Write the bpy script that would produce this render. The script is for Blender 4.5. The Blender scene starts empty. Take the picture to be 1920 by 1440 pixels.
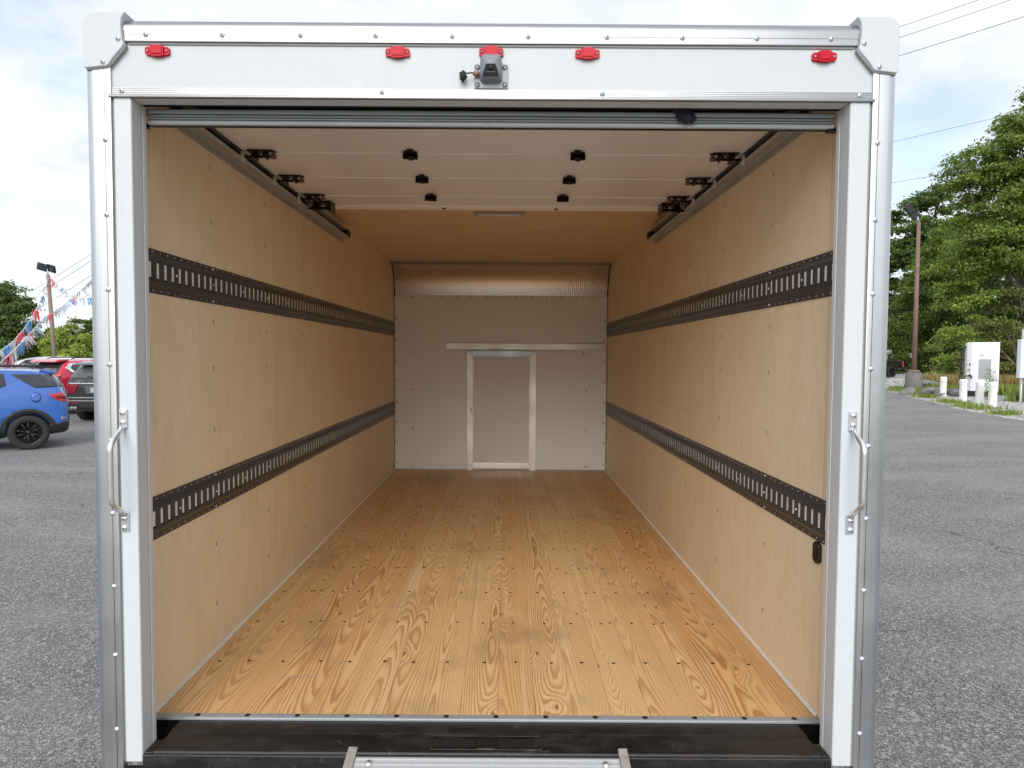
import bpy, bmesh, math, random
import numpy as np
from mathutils import Vector, Matrix
from mathutils.bvhtree import BVHTree
from mathutils.geometry import tessellate_polygon
S = bpy.context.scene
COL = S.collection
R = math.radians

# ------------------------------------------------------------------ camera
EYE = 2.04
cam = bpy.data.cameras.new('camera')
cam.sensor_width = 36.0
cam.lens = 36.0 * 1230 / 1920
cam.shift_x = 10 / 1920
cam.clip_start = 0.05
cam.clip_end = 6000
camo = bpy.data.objects.new('camera', cam)
COL.objects.link(camo)
camo.matrix_world = Matrix.Translation((0, 0, EYE)) @ Matrix.Rotation(R(90 - 2.47), 4, 'X') @ Matrix.Rotation(0.0064, 4, 'Z')
S.camera = camo

# ------------------------------------------------------------------ world
SUN_EL, SUN_AZ = R(31), R(188)     # azimuth clockwise from +Y: behind the photographer, to the left
w = bpy.data.worlds.new("World"); S.world = w; w.use_nodes = True
nt = w.node_tree; nt.nodes.clear()
def wn(t, **k):
    n = nt.nodes.new(t)
    for a, b in k.items(): setattr(n, a, b)
    return n
out = wn('ShaderNodeOutputWorld'); bg = wn('ShaderNodeBackground'); bg.inputs[1].default_value = 0.10
sky = wn('ShaderNodeTexSky', sky_type='NISHITA', sun_disc=False, sun_elevation=SUN_EL, sun_rotation=SUN_AZ)
sky.dust_density = 1.5
tc = wn('ShaderNodeTexCoord'); sep = wn('ShaderNodeSeparateXYZ'); nt.links.new(tc.outputs['Generated'], sep.inputs[0])
def wm(op, a, b=None, c=None, clamp=False):
    n = wn('ShaderNodeMath', operation=op); n.use_clamp = clamp
    for i, v in enumerate((a, b, c)):
        if v is None: continue
        if isinstance(v, (int, float)): n.inputs[i].default_value = v
        else: nt.links.new(v, n.inputs[i])
    return n.outputs[0]
den = wm('ADD', wm('MAXIMUM', sep.outputs[2], 0.0), 0.22)
cv = wn('ShaderNodeCombineXYZ')
nt.links.new(wm('DIVIDE', sep.outputs[0], den), cv.inputs[0]); nt.links.new(wm('DIVIDE', sep.outputs[1], den), cv.inputs[1])
def wnoise(scale, detail, rough, loc):
    mp = wn('ShaderNodeMapping'); mp.inputs['Location'].default_value = loc
    nt.links.new(cv.outputs[0], mp.inputs[0])
    n = wn('ShaderNodeTexNoise'); n.inputs['Scale'].default_value = scale; n.inputs['Detail'].default_value = detail
    n.inputs['Roughness'].default_value = rough; nt.links.new(mp.outputs[0], n.inputs[0]); return n.outputs[0]
cover = wn('ShaderNodeMapRange', interpolation_type='SMOOTHSTEP'); nt.links.new(wnoise(1.25, 7, 0.55, (3.1, 7.4, 0)), cover.inputs[0])
cover.inputs[1].default_value = 0.36; cover.inputs[2].default_value = 0.52; cover.inputs[3].default_value = 0.4; cover.inputs[4].default_value = 1.0
shade = wn('ShaderNodeValToRGB'); nt.links.new(wnoise(2.3, 8, 0.6, (9.2, 1.3, 4)), shade.inputs[0])
shade.color_ramp.elements[0].position = 0.30; shade.color_ramp.elements[0].color = (4.9, 5.35, 6.0, 1)
shade.color_ramp.elements[1].position = 0.66; shade.color_ramp.elements[1].color = (7.2, 7.35, 7.5, 1)
mx = wn('ShaderNodeMix', data_type='RGBA'); nt.links.new(cover.outputs[0], mx.inputs[0])
skb = wn('ShaderNodeVectorMath', operation='SCALE'); nt.links.new(sky.outputs[0], skb.inputs[0]); skb.inputs['Scale'].default_value = 1.5
nt.links.new(skb.outputs[0], mx.inputs[6]); nt.links.new(shade.outputs[0], mx.inputs[7])
nt.links.new(mx.outputs[2], bg.inputs[0]); nt.links.new(bg.outputs[0], out.inputs[0])

sl = bpy.data.lights.new('sun', 'SUN'); sl.energy = 1.75; sl.angle = R(44); sl.color = (1, .96, .9)
so = bpy.data.objects.new('sun', sl); COL.objects.link(so)
sd = Vector((math.sin(SUN_AZ) * math.cos(SUN_EL), math.cos(SUN_AZ) * math.cos(SUN_EL), math.sin(SUN_EL)))
so.rotation_euler = sd.to_track_quat('Z', 'Y').to_euler()
S.view_settings.view_transform = 'Standard'; S.view_settings.look = 'None'
S.view_settings.exposure = 0.7; S.view_settings.gamma = 1
S.cycles.max_bounces = 16; S.cycles.diffuse_bounces = 12; S.cycles.glossy_bounces = 5; S.cycles.transmission_bounces = 6
S.cycles.transparent_max_bounces = 8; S.cycles.sample_clamp_indirect = 6
S.cycles.use_denoising = True
S.cycles.use_adaptive_sampling = True; S.cycles.adaptive_threshold = 0.015

# ------------------------------------------------------------------ materials
class NB:
    def __init__(s, name):
        s.mat = bpy.data.materials.new(name); s.mat.use_nodes = True
        s.t = s.mat.node_tree; s.b = s.t.nodes['Principled BSDF']
        s.tc = s.t.nodes.new('ShaderNodeTexCoord'); s.co = s.tc.outputs['Object']
    def n(s, t, ins=None, **k):
        n = s.t.nodes.new(t)
        for a, b in k.items(): setattr(n, a, b)
        for i, v in (ins or {}).items(): s.put(n.inputs[i], v)
        return n
    def put(s, sock, v):
        if isinstance(v, bpy.types.NodeSocket): s.t.links.new(v, sock)
        elif isinstance(v, tuple) and len(v) == 3 and sock.type == 'RGBA': sock.default_value = (*v, 1)
        else: sock.default_value = v
    def m(s, op, a, b=None, c=None, clamp=False):
        n = s.t.nodes.new('ShaderNodeMath'); n.operation = op; n.use_clamp = clamp
        for i, v in enumerate((a, b, c)):
            if v is not None: s.put(n.inputs[i], v)
        return n.outputs[0]
    def xyz(s, co=None):
        n = s.n('ShaderNodeSeparateXYZ', {0: co or s.co}); return n.outputs
    def vec(s, x, y, z): return s.n('ShaderNodeCombineXYZ', {0: x, 1: y, 2: z}).outputs[0]
    def scale(s, v, sc): return s.n('ShaderNodeMapping', {0: v, 3: sc}).outputs[0]
    def noise(s, v, scale=5., detail=3., rough=.5, dist=0.):
        return s.n('ShaderNodeTexNoise', {0: v, 'Scale': scale, 'Detail': detail, 'Roughness': rough, 'Distortion': dist}).outputs[0]
    def ramp(s, f, stops):
        n = s.n('ShaderNodeValToRGB', {0: f}); e = n.color_ramp.elements
        while len(e) < len(stops): e.new(.5)
        for i, (p, c) in enumerate(stops):
            e[i].position = p; e[i].color = (*c, 1) if isinstance(c, tuple) else (c, c, c, 1)
        return n.outputs[0]
    def mix(s, f, a, b, mode='MIX'):
        n = s.n('ShaderNodeMix', data_type='RGBA', blend_type=mode); s.put(n.inputs[0], f); s.put(n.inputs[6], a); s.put(n.inputs[7], b); return n.outputs[2]
    def rng(s, v, a, b, c=0., d=1., smooth=False):
        n = s.n('ShaderNodeMapRange', {0: v, 1: a, 2: b, 3: c, 4: d}); n.interpolation_type = 'SMOOTHSTEP' if smooth else 'LINEAR'; return n.outputs[0]
    def bump(s, h, strength=.3, dist=.005):
        n = s.n('ShaderNodeBump', {'Height': h, 'Strength': strength, 'Distance': dist}); s.put(s.b.inputs['Normal'], n.outputs[0])
    def done(s, color=None, rough=None, metal=None, **k):
        if color is not None: s.put(s.b.inputs['Base Color'], color)
        if rough is not None: s.put(s.b.inputs['Roughness'], rough)
        if metal is not None: s.put(s.b.inputs['Metallic'], metal)
        for a, v in k.items(): s.put(s.b.inputs[a.replace('_', ' ')], v)
        return s.mat

def plain(name, col, rough=.5, metal=0., var=.12, scale=14., bump=0., **k):
    """a colour with faint mottling, uneven gloss and optional fine bump"""
    b = NB(name)
    f = b.noise(b.co, scale, 4, .6)
    lo = tuple(c * (1 - var) for c in col); hi = tuple(min(1, c * (1 + var * .7)) for c in col)
    c = b.mix(f, lo, hi)
    r = b.rng(b.noise(b.co, scale * 2.3, 3, .6), .3, .7, max(.02, rough * (1 - var * .8)), min(1, rough * (1 + var * .8)))
    if bump: b.bump(b.noise(b.co, scale * 12, 3, .6), bump, .002)
    return b.done(c, r, metal, **k)

def mat_floor():
    b = NB('pine_boards'); W_ = .134
    x, y, z = b.xyz()
    u = b.m('DIVIDE', b.m('ADD', x, 1.231), W_); i = b.m('FLOOR', u)
    fx = b.m('MULTIPLY', b.m('SUBTRACT', b.m('FRACT', u), .5), W_)
    wn_ = b.n('ShaderNodeTexWhiteNoise', {1: i}, noise_dimensions='1D'); rr = b.n('ShaderNodeSeparateColor', {0: wn_.outputs[1]}).outputs
    yy = b.m('ADD', y, b.m('MULTIPLY', rr[0], 60.))
    n1 = b.noise(b.vec(b.m('MULTIPLY', i, 7.3), yy, 0.), .42, 1.5, .5)
    n2 = b.noise(b.vec(b.m('MULTIPLY', i, 3.1), yy, 5.), .55, 1, .5)
    n3 = b.noise(b.vec(b.m('MULTIPLY', x, 16.), b.m('MULTIPLY', yy, 2.1), i), 1., 3, .5)
    n4 = b.noise(b.vec(b.m('MULTIPLY', x, 70.), b.m('MULTIPLY', yy, 9.), i), 1., 3, .6)
    h = b.m('ADD', b.m('MULTIPLY', rr[1], .075), b.m('MULTIPLY', b.m('ABSOLUTE', b.m('SUBTRACT', n1, .47)), .30))
    xo = b.m('ADD', b.m('MULTIPLY', b.m('SUBTRACT', rr[2], .5), .12), b.m('MULTIPLY', b.m('SUBTRACT', n2, .5), .09))
    # knots push the rings aside
    vk = b.vec(b.m('MULTIPLY', x, 5.2), b.m('MULTIPLY', b.m('ADD', yy, b.m('MULTIPLY', i, 3.7)), 2.1), 0.)
    vor = b.n('ShaderNodeTexVoronoi', {0: vk, 'Scale': 1., 'Randomness': 1.}, voronoi_dimensions='2D'); kd = vor.outputs[0]
    kr = b.n('ShaderNodeSeparateColor', {0: vor.outputs[1]}).outputs[0]
    on = b.m('GREATER_THAN', kr, .70)
    kn = b.m('MULTIPLY', on, b.m('EXPONENT', b.m('MULTIPLY', b.m('MULTIPLY', kd, kd), -22.)))
    dx = b.m('ADD', b.m('SUBTRACT', fx, xo), b.m('MULTIPLY', b.m('SUBTRACT', n3, .5), .022))
    r = b.m('SQRT', b.m('ADD', b.m('MULTIPLY', dx, dx), b.m('MULTIPLY', h, h)))
    r = b.m('ADD', r, b.m('ADD', b.m('MULTIPLY', kn, .035), b.m('MULTIPLY', n4, .0042)))
    pitch = b.m('ADD', .0050, b.m('MULTIPLY', rr[0], .0050))
    t = b.m('FRACT', b.m('DIVIDE', r, pitch))
    late = b.ramp(t, [(0., .7), (.07, .0), (.40, .08), (.62, .5), (.80, 1.), (1., 1.)])
    fine = b.noise(b.vec(b.m('MULTIPLY', x, 420.), b.m('MULTIPLY', yy, 9.), 0.), 1., 2, .6)
    big = b.noise(b.vec(b.m('MULTIPLY', x, 3.), yy, 2.), 1.3, 4, .6)
    pale = b.mix(rr[1], (.78, .55, .275), (.76, .49, .21)); pale = b.mix(b.rng(big, .35, .7), pale, (.78, .56, .295))
    dark = b.mix(rr[2], (.37, .165, .042), (.45, .215, .062))
    lf = b.m('MULTIPLY', late, b.rng(b.noise(b.vec(b.m('MULTIPLY', x, 9.), yy, 8.), .8, 2, .5), .3, .62, .55, 1.))
    c = b.mix(b.m('MULTIPLY', lf, b.m('ADD', .55, b.m('MULTIPLY', rr[2], .4))), pale, dark)
    c = b.mix(b.rng(fine, .35, .75, 0., .28), c, (.36, .18, .06))
    knot = b.m('MULTIPLY', on, b.rng(b.m('ADD', kd, b.m('MULTIPLY', n4, .06)), .045, .085, 1., 0., True))
    c = b.mix(b.m('MULTIPLY', knot, .8), c, (.17, .07, .025))
    rs = b.noise(b.vec(b.m('MULTIPLY', x, 34.), b.m('MULTIPLY', yy, .8), b.m('MULTIPLY', i, 2.3)), 1., 3, .6)
    c = b.mix(b.rng(rs, .60, .72, 0., .50, True), c, (.46, .20, .06))
    c = b.mix(b.rng(rs, .42, .30, 0., .45, True), c, (.80, .62, .37))
    # scuffs, water marks, faint blue chalk
    dirt = b.rng(b.noise(b.vec(b.m('MULTIPLY', x, 1.5), y, 3.), 1.6, 5, .65), .52, .72, 0., .42, True)
    c = b.mix(dirt, c, (.24, .165, .10))
    blue = b.m('MULTIPLY', b.rng(b.noise(b.vec(x, b.m('MULTIPLY', y, 5.), 9.), 2.2, 2, .5), .64, .76, 0., .30, True), b.rng(x, -.2, -.9, 0., 1.))
    c = b.mix(blue, c, (.25, .22, .36))
    e = b.m('ABSOLUTE', b.m('DIVIDE', fx, W_)); gap = b.m('MULTIPLY', b.rng(e, .4915, .4975), b.rng(b.noise(b.vec(b.m('MULTIPLY', i, 5.), y, 2.), 1.3, 3, .6), .35, .6, .12, .8))
    c = b.mix(gap, c, (.07, .03, .012))
    c = b.mix(b.rng(rr[1], 0., 1., 0., .40), c, (.80, .58, .40), 'MULTIPLY')
    b.bump(b.m('SUBTRACT', b.m('MULTIPLY', late, .12), gap), .25, .002)
    return b.done(c, b.rng(late, 0., 1., .62, .46), 0.)

def mat_ply(name, c1, c2, c3, axis):
    """axis 0: plywood in the YZ plane (grain upright); axis 1: ceiling (grain across)"""
    b = NB(name); x, y, z = b.xyz()
    if axis == 0: g, s_ = z, y
    else: g, s_ = x, y
    sheet = b.m('FLOOR', b.m('DIVIDE', b.m('SUBTRACT', s_, 1.02), 1.22))
    wr = b.n('ShaderNodeTexWhiteNoise', {1: b.m('ADD', sheet, 4. if axis else 0.)}, noise_dimensions='1D').outputs[0]
    v = b.vec(b.m('MULTIPLY', g, 1.5), b.m('MULTIPLY', s_, 5.0), b.m('ADD', x if axis == 0 else 0., b.m('MULTIPLY', wr, 20.)))
    fig = b.noise(v, 1., 5, .6, 2.2)
    fine = b.noise(b.vec(b.m('MULTIPLY', g, 6.), b.m('MULTIPLY', s_, 260.), 0.), 1., 2, .6)
    big = b.noise(b.vec(g, s_, 4.), .9, 3, .5)
    c = b.ramp(fig, [(.28, c2), (.48, c1), (.60, c3), (.72, c1)])
    c = b.mix(b.rng(big, .3, .7, 0., .5), c, c3)
    mot = b.noise(b.vec(b.m('MULTIPLY', g, 14.), b.m('MULTIPLY', s_, 40.), 1.), 1., 4, .65)
    c = b.mix(b.rng(mot, .38, .72, 0., .22), c, tuple(k * .78 for k in c2))
    c = b.mix(b.rng(fine, .35, .8, 0., .10), c, tuple(k * .5 for k in c2))
    pk = b.noise(b.vec(b.m('MULTIPLY', g, 28.), b.m('MULTIPLY', s_, 95.), 3.), 1., 1, .5)
    c = b.mix(b.rng(pk, .72, .80, 0., .35), c, tuple(k * .45 for k in c2))
    sf = b.m('FRACT', b.m('DIVIDE', b.m('SUBTRACT', s_, 1.02), 1.22))
    c = b.mix(b.rng(sf, .0015, .0032, .5, 0.), c, (.12, .06, .03))
    c = b.mix(b.m('MULTIPLY', wr, .15), c, tuple(k * .75 for k in c2))
    b.bump(fine, .08, .001)
    return b.done(c, .55, 0.)

def mat_asphalt():
    b = NB('asphalt'); x, y, z = b.xyz()
    v1 = b.n('ShaderNodeTexVoronoi', {0: b.co, 'Scale': 120.}); v2 = b.n('ShaderNodeTexVoronoi', {0: b.co, 'Scale': 210.})
    s1 = b.n('ShaderNodeSeparateColor', {0: v1.outputs[1]}).outputs[0]; s2 = b.n('ShaderNodeSeparateColor', {0: v2.outputs[1]}).outputs[0]
    st = b.m('ADD', b.m('MULTIPLY', s1, .6), b.m('MULTIPLY', s2, .4))
    st = b.m('SUBTRACT', st, b.m('MULTIPLY', b.rng(v1.outputs[0], .35, .8), .45))
    mid = b.noise(b.co, 6., 5, .7); big = b.noise(b.scale(b.co, (.5, 1.4, 1)), .55, 5, .6)
    c = b.ramp(st, [(.0, (.035, .035, .036)), (.35, (.165, .163, .160)), (.62, (.34, .336, .33)), (.92, (.66, .65, .635))])
    v3 = b.n('ShaderNodeTexVoronoi', {0: b.co, 'Scale': 52.}); c = b.mix(b.rng(v3.outputs[0], .45, .75, 0., .45), c, (.07, .07, .07))
    c = b.mix(b.rng(b.n('ShaderNodeSeparateColor', {0: v3.outputs[1]}).outputs[1], .86, .90, 0., .35), c, (.62, .60, .57))
    c = b.mix(b.rng(mid, .3, .7, 0., .18), c, (.215, .212, .208))
    c = b.mix(b.rng(big, .40, .66, 0., .28, True), c, (.36, .353, .342))
    c = b.mix(b.rng(b.noise(b.scale(b.co, (.25, 2., 1)), .9, 4, .6), .5, .75, 0., .28, True), c, (.165, .163, .160))
    near = b.n('ShaderNodeTexVoronoi', {0: b.n('ShaderNodeVectorMath', {0: b.scale(b.co, (.35, .55, 1)), 1: b.n('ShaderNodeVectorMath', {0: b.n('ShaderNodeTexNoise', {0: b.co, 'Scale': 1.4, 'Detail': 4.}).outputs[1], 'Scale': .35}, operation='SCALE').outputs[0]}, operation='ADD').outputs[0], 'Scale': 1.}, feature='DISTANCE_TO_EDGE')
    cr = b.m('MULTIPLY', b.rng(near.outputs[0], .003, .008, 1., 0.), b.rng(b.noise(b.co, .6, 2, .5), .5, .6))
    c = b.mix(b.m('MULTIPLY', cr, .7), c, (.045, .045, .048))
    b.bump(b.m('SUBTRACT', b.m('ADD', st, b.m('MULTIPLY', mid, .5)), b.m('MULTIPLY', cr, 1.5)), .75, .006)
    return b.done(c, .86, 0.)

def mat_brushed(name, col, rough, axis, var=.2):
    b = NB(name)
    sc = {0: (3, 90, 90), 1: (90, 3, 90), 2: (90, 90, 1.5)}[axis]
    f = b.noise(b.scale(b.co, sc), 1., 3, .6); g = b.noise(b.co, 2.2, 4, .6)
    c = b.mix(f, tuple(k * (1 - var) for k in col), col)
    c = b.mix(b.rng(g, .35, .7, 0., .35), c, tuple(k * .72 for k in col))
    b.bump(f, .05, .0006)
    return b.done(c, b.rng(g, .3, .7, rough * .75, rough * 1.3), 1.)

def mat_leaf(name, dark, light, yellow=.12):
    b = NB(name)
    gi = b.n('ShaderNodeNewGeometry').outputs['Random Per Island']
    f = b.noise(b.co, .55, 3, .6)
    c = b.mix(b.rng(b.m('ADD', b.m('MULTIPLY', gi, .5), f), .35, .95), dark, light)
    c = b.mix(b.rng(gi, .9, 1., 0., yellow * 4), c, tuple(min(1, k * q) for k, q in zip(light, (1.9, 1.35, .9))))
    b.done(c, .55, 0., Specular_IOR_Level=.25)
    tr = b.n('ShaderNodeBsdfTranslucent', {0: b.mix(.5, c, tuple(min(1, k * 1.7) for k in light))})
    ms = b.n('ShaderNodeMixShader', {0: .33, 1: b.b.outputs[0], 2: tr.outputs[0]})
    b.t.links.new(ms.outputs[0], b.t.nodes['Material Output'].inputs[0])
    return b.mat

M = {}
M['floor'] = mat_floor()
M['ply'] = mat_ply('birch_plywood', (.85, .695, .485), (.785, .61, .40), (.885, .745, .545), 0)
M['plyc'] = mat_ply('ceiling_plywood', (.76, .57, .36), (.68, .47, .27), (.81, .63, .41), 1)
def mat_worn_paint(name, col, rough, spec):
    b = NB(name); x, y, z = b.xyz()
    f = b.noise(b.co, 3., 4, .6)
    st = b.noise(b.scale(b.co, (38, 38, 2.2)), 1., 4, .6); sp = b.noise(b.co, 160., 2, .5); sm = b.noise(b.co, 9., 5, .7)
    c = b.mix(f, tuple(k * .97 for k in col), col)
    c = b.mix(b.rng(st, .60, .80, 0., .10), c, (.26, .25, .23))
    c = b.mix(b.rng(sm, .62, .76, 0., .09), c, (.30, .29, .27))
    c = b.mix(b.rng(sp, .735, .76, 0., .5), c, (.16, .14, .12))
    b.bump(b.noise(b.scale(b.co, (2.5, 2.5, 1.2)), 1., 2, .5), .12, .01)
    return b.done(c, b.rng(sm, .4, .7, rough, rough * 1.3), 0., Specular_IOR_Level=spec)
M['white'] = mat_worn_paint('white_paint', (.58, .605, .625), .36, .3)
M['white2'] = mat_worn_paint('white_gelcoat_panel', (.545, .58, .60), .38, .25)
def mat_bumper():
    b = NB('scuffed_black_steel'); x, y, z = b.xyz()
    f = b.noise(b.scale(b.co, (6, 14, 14)), 1., 6, .75); g = b.noise(b.scale(b.co, (90, 20, 20)), 1., 3, .6); h = b.noise(b.scale(b.co, (2.2, 9, 9)), 1., 5, .7)
    c = b.mix(b.rng(f, .45, .72, 0., 1.), (.008, .008, .009), (.034, .030, .027))
    c = b.mix(b.rng(g, .66, .74, 0., .35), c, (.16, .15, .135)); c = b.mix(b.rng(h, .66, .73, 0., .55), c, (.15, .14, .125))
    b.bump(f, .15, .002); return b.done(c, b.rng(f, .35, .7, .28, .6), 0.)
M['bumper'] = mat_bumper()
M['cast'] = plain('painted_casting', (.55, .58, .61), .5, 0, .03, 9., .03, Specular_IOR_Level=.25)
M['alu'] = mat_brushed('aluminium_upright', (.66, .68, .70), .40, 2)
M['alux'] = mat_brushed('aluminium_trim', (.41, .42, .435), .34, 0)
M['aluback'] = mat_brushed('aluminium_frame', (.74, .70, .66), .42, 2)
M['worn'] = plain('worn_aluminium', (.42, .41, .38), .55, .3, .6, 30., .3); M['ramp'] = mat_brushed('ramp_aluminium', (.60, .62, .64), .5, 1, .15); M['ramp'].node_tree.nodes['Principled BSDF'].inputs['Metallic'].default_value = .35
M['seam'] = plain('sealant_groove', (.30, .30, .30), .7)
M['gasket'] = plain('grey_track_steel', (.60, .625, .645), .5, .0, .06)
M['rivet'] = plain('zinc_rivet', (.78, .79, .81), .3, .9, .1, 60)
M['rivetd'] = plain('rivet_mandrel', (.13, .13, .14), .5, .5)
M['black'] = plain('black_powder_coat', (.012, .012, .013), .32, 0, .3, 20., .1)
M['blackm'] = plain('dark_void_metal', (.010, .009, .009), .6)
M['rail'] = plain('dark_rail_steel', (.060, .062, .064), .36, .1, .3, 30., .08)
M['zinc'] = plain('galvanised_strip', (.88, .86, .83), .45, .1, .35, 180., .1)
M['red_shade'] = plain('red_lens_recess_shade', (.28, .004, .012), .3); M['red'] = plain('red_lens', (.50, .006, .022), .35, 0, .1, 40, Specular_IOR_Level=.2)
M['camgrey'] = plain('grey_plastic', (.20, .215, .24), .45, 0, .06, 30)
M['camplate'] = plain('pale_grey_plate', (.36, .39, .43), .5, .0, .06, 30)
M['brown'] = plain('brown_connector', (.20, .10, .07), .5)
M['rubber'] = plain('black_rubber', (.018, .018, .019), .6, 0, .3, 30)
M['doorp'] = plain('white_door_laminate', (.80, .81, .82), .14, 0, .03, 2.)
M['seal'] = plain('grey_rubber_seal', (.36, .38, .40), .45, 0, .15, 9.)
M['track'] = plain('door_track_steel', (.44, .455, .465), .42, .4, .2, 12., .06)
M['spring'] = plain('dark_steel_hinge', (.018, .015, .014), .28, .7, .3, 60.)
M['nylon'] = plain('nylon_roller', (.55, .52, .46), .5)
M['strap'] = plain('navy_webbing', (.018, .017, .028), .85, 0, .3, 200., .4)
M['backp'] = plain('grey_liner_panel', (.80, .835, .80), .42, 0, .06, 1.6)
M['bdoor'] = plain('grey_door_skin', (.74, .75, .70), .42, 0, .05, 1.4)
M['kick'] = mat_brushed('bright_aluminium_plate', (.97, .96, .94), .22, 0); M['sill'] = plain('steel_sill', (.36, .38, .40), .4, .3, .15, 20.)
M['lip'] = plain('panel_lip', (.96, .95, .92), .35, 0, .02); M['caulk'] = plain('white_caulk', (.72, .70, .66), .6, 0, .12, 40)
M['asphalt'] = mat_asphalt()
def mat_emboss():
    b = NB('embossed_aluminium'); v = b.n('ShaderNodeTexVoronoi', {0: b.scale(b.co, (1, 1, 1.3)), 'Scale': 48., 'Randomness': .35})
    b.bump(v.outputs[0], .35, .004)
    return b.done((.66, .60, .52), .22, 1.)
M['emboss'] = mat_emboss()

# ------------------------------------------------------------------ mesh helpers
class MB:
    def __init__(s): s.v = []; s.f = []; s.mi = []; s.sm = []; s.mats = []; s.cur = 0; s.smooth = False
    def use(s, m, smooth=None):
        m = M[m] if isinstance(m, str) else m
        if m not in s.mats: s.mats.append(m)
        s.cur = s.mats.index(m)
        if smooth is not None: s.smooth = smooth
        return s
    def add(s, vs, fs, smooth=None):
        o = len(s.v); s.v += [tuple(p) for p in vs]
        for f in fs: s.f.append([o + i for i in f]); s.mi.append(s.cur); s.sm.append(s.smooth if smooth is None else smooth)
        return s
    def box(s, x0, x1, y0, y1, z0, z1):
        return s.add([(x0, y0, z0), (x1, y0, z0), (x1, y1, z0), (x0, y1, z0), (x0, y0, z1), (x1, y0, z1), (x1, y1, z1), (x0, y1, z1)],
                     [(0, 3, 2, 1), (4, 5, 6, 7), (0, 1, 5, 4), (1, 2, 6, 5), (2, 3, 7, 6), (3, 0, 4, 7)])
    def prism(s, pts, axis, a, b):
        """extrude a 2-D outline along an axis: x->(p0=y,p1=z), y->(x,z), z->(x,y)"""
        n = len(pts)
        mk = {0: lambda p, t: (t, p[0], p[1]), 1: lambda p, t: (p[0], t, p[1]), 2: lambda p, t: (p[0], p[1], t)}[axis]
        vs = [mk(p, a) for p in pts] + [mk(p, b) for p in pts]
        fs = [tuple(range(n))[::-1], tuple(range(n, 2 * n))] + [(i, (i + 1) % n, n + (i + 1) % n, n + i) for i in range(n)]
        return s.add(vs, fs)
    def tube(s, pts, r, n=10, caps=True):
        pts = [Vector(p) for p in pts]; rs = r if isinstance(r, (list, tuple)) else [r] * len(pts)
        vs = []; up = None
        for i, p in enumerate(pts):
            d = (pts[min(i + 1, len(pts) - 1)] - pts[max(i - 1, 0)]).normalized()
            if up is None: up = d.orthogonal().normalized()
            up = (up - d * up.dot(d)).normalized(); sd_ = d.cross(up)
            vs += [p + rs[i] * (math.cos(2 * math.pi * k / n) * up + math.sin(2 * math.pi * k / n) * sd_) for k in range(n)]
        fs = [(i * n + k, i * n + (k + 1) % n, (i + 1) * n + (k + 1) % n, (i + 1) * n + k) for i in range(len(pts) - 1) for k in range(n)]
        s.add(vs, fs, True)
        if caps:
            o = len(s.v) - len(vs)
            s.f += [[o + k for k in range(n)][::-1], [o + len(vs) - n + k for k in range(n)]]; s.mi += [s.cur] * 2; s.sm += [False] * 2
        return s
    def lathe(s, prof, c, axis, n=16, smooth=True):
        """prof [(r, t)] around the axis direction from c"""
        ax = Vector(axis).normalized(); u = ax.orthogonal().normalized(); w_ = ax.cross(u); c = Vector(c); vs = []
        for r, t in prof: vs += [c + ax * t + r * (math.cos(2 * math.pi * k / n) * u + math.sin(2 * math.pi * k / n) * w_) for k in range(n)]
        fs = [(i * n + k, i * n + (k + 1) % n, (i + 1) * n + (k + 1) % n, (i + 1) * n + k) for i in range(len(prof) - 1) for k in range(n)]
        return s.add(vs, fs, smooth)
    def mesh(s, name):
        me = bpy.data.meshes.new(name); me.from_pydata(s.v, [], s.f)
        for m in s.mats: me.materials.append(m)
        me.polygons.foreach_set('material_index', s.mi); me.polygons.foreach_set('use_smooth', s.sm)
        me.update(); return me
    def build(s, name, parent=None, bevel=0, seg=2, fix=True):
        me = s.mesh(name)
        if fix:
            bm = bmesh.new(); bm.from_mesh(me); bmesh.ops.recalc_face_normals(bm, faces=bm.faces); bm.to_mesh(me); bm.free()
        return link(name, me, parent, bevel, seg)
def link(name, me, parent=None, bevel=0, seg=2):
    o = bpy.data.objects.new(name, me); COL.objects.link(o); o.parent = parent
    if bevel:
        m = o.modifiers.new('bevel', 'BEVEL'); m.width = bevel; m.segments = seg; m.limit_method = 'ANGLE'; m.angle_limit = R(35)
        me.polygons.foreach_set('use_smooth', [True] * len(me.polygons))
        wn2 = o.modifiers.new('wn', 'WEIGHTED_NORMAL'); wn2.keep_sharp = True
    return o
def tag(o, label=None, cat=None, group=None, kind=None):
    if label: o['label'] = label
    if cat: o['category'] = cat
    if group: o['group'] = group
    if kind: o['kind'] = kind
    return o
def empty(name, loc=(0, 0, 0), rz=0.):
    o = bpy.data.objects.new(name, None); COL.objects.link(o); o.location = loc; o.rotation_euler = (0, 0, rz); o.empty_display_size = .2; return o
def put(name, me, parent, loc, rot=(0, 0, 0), sc=(1, 1, 1)):
    o = bpy.data.objects.new(name, me); COL.objects.link(o); o.parent = parent; o.location = loc; o.rotation_euler = rot; o.scale = sc; return o
random.seed(7); rng = np.random.default_rng(11)
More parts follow.
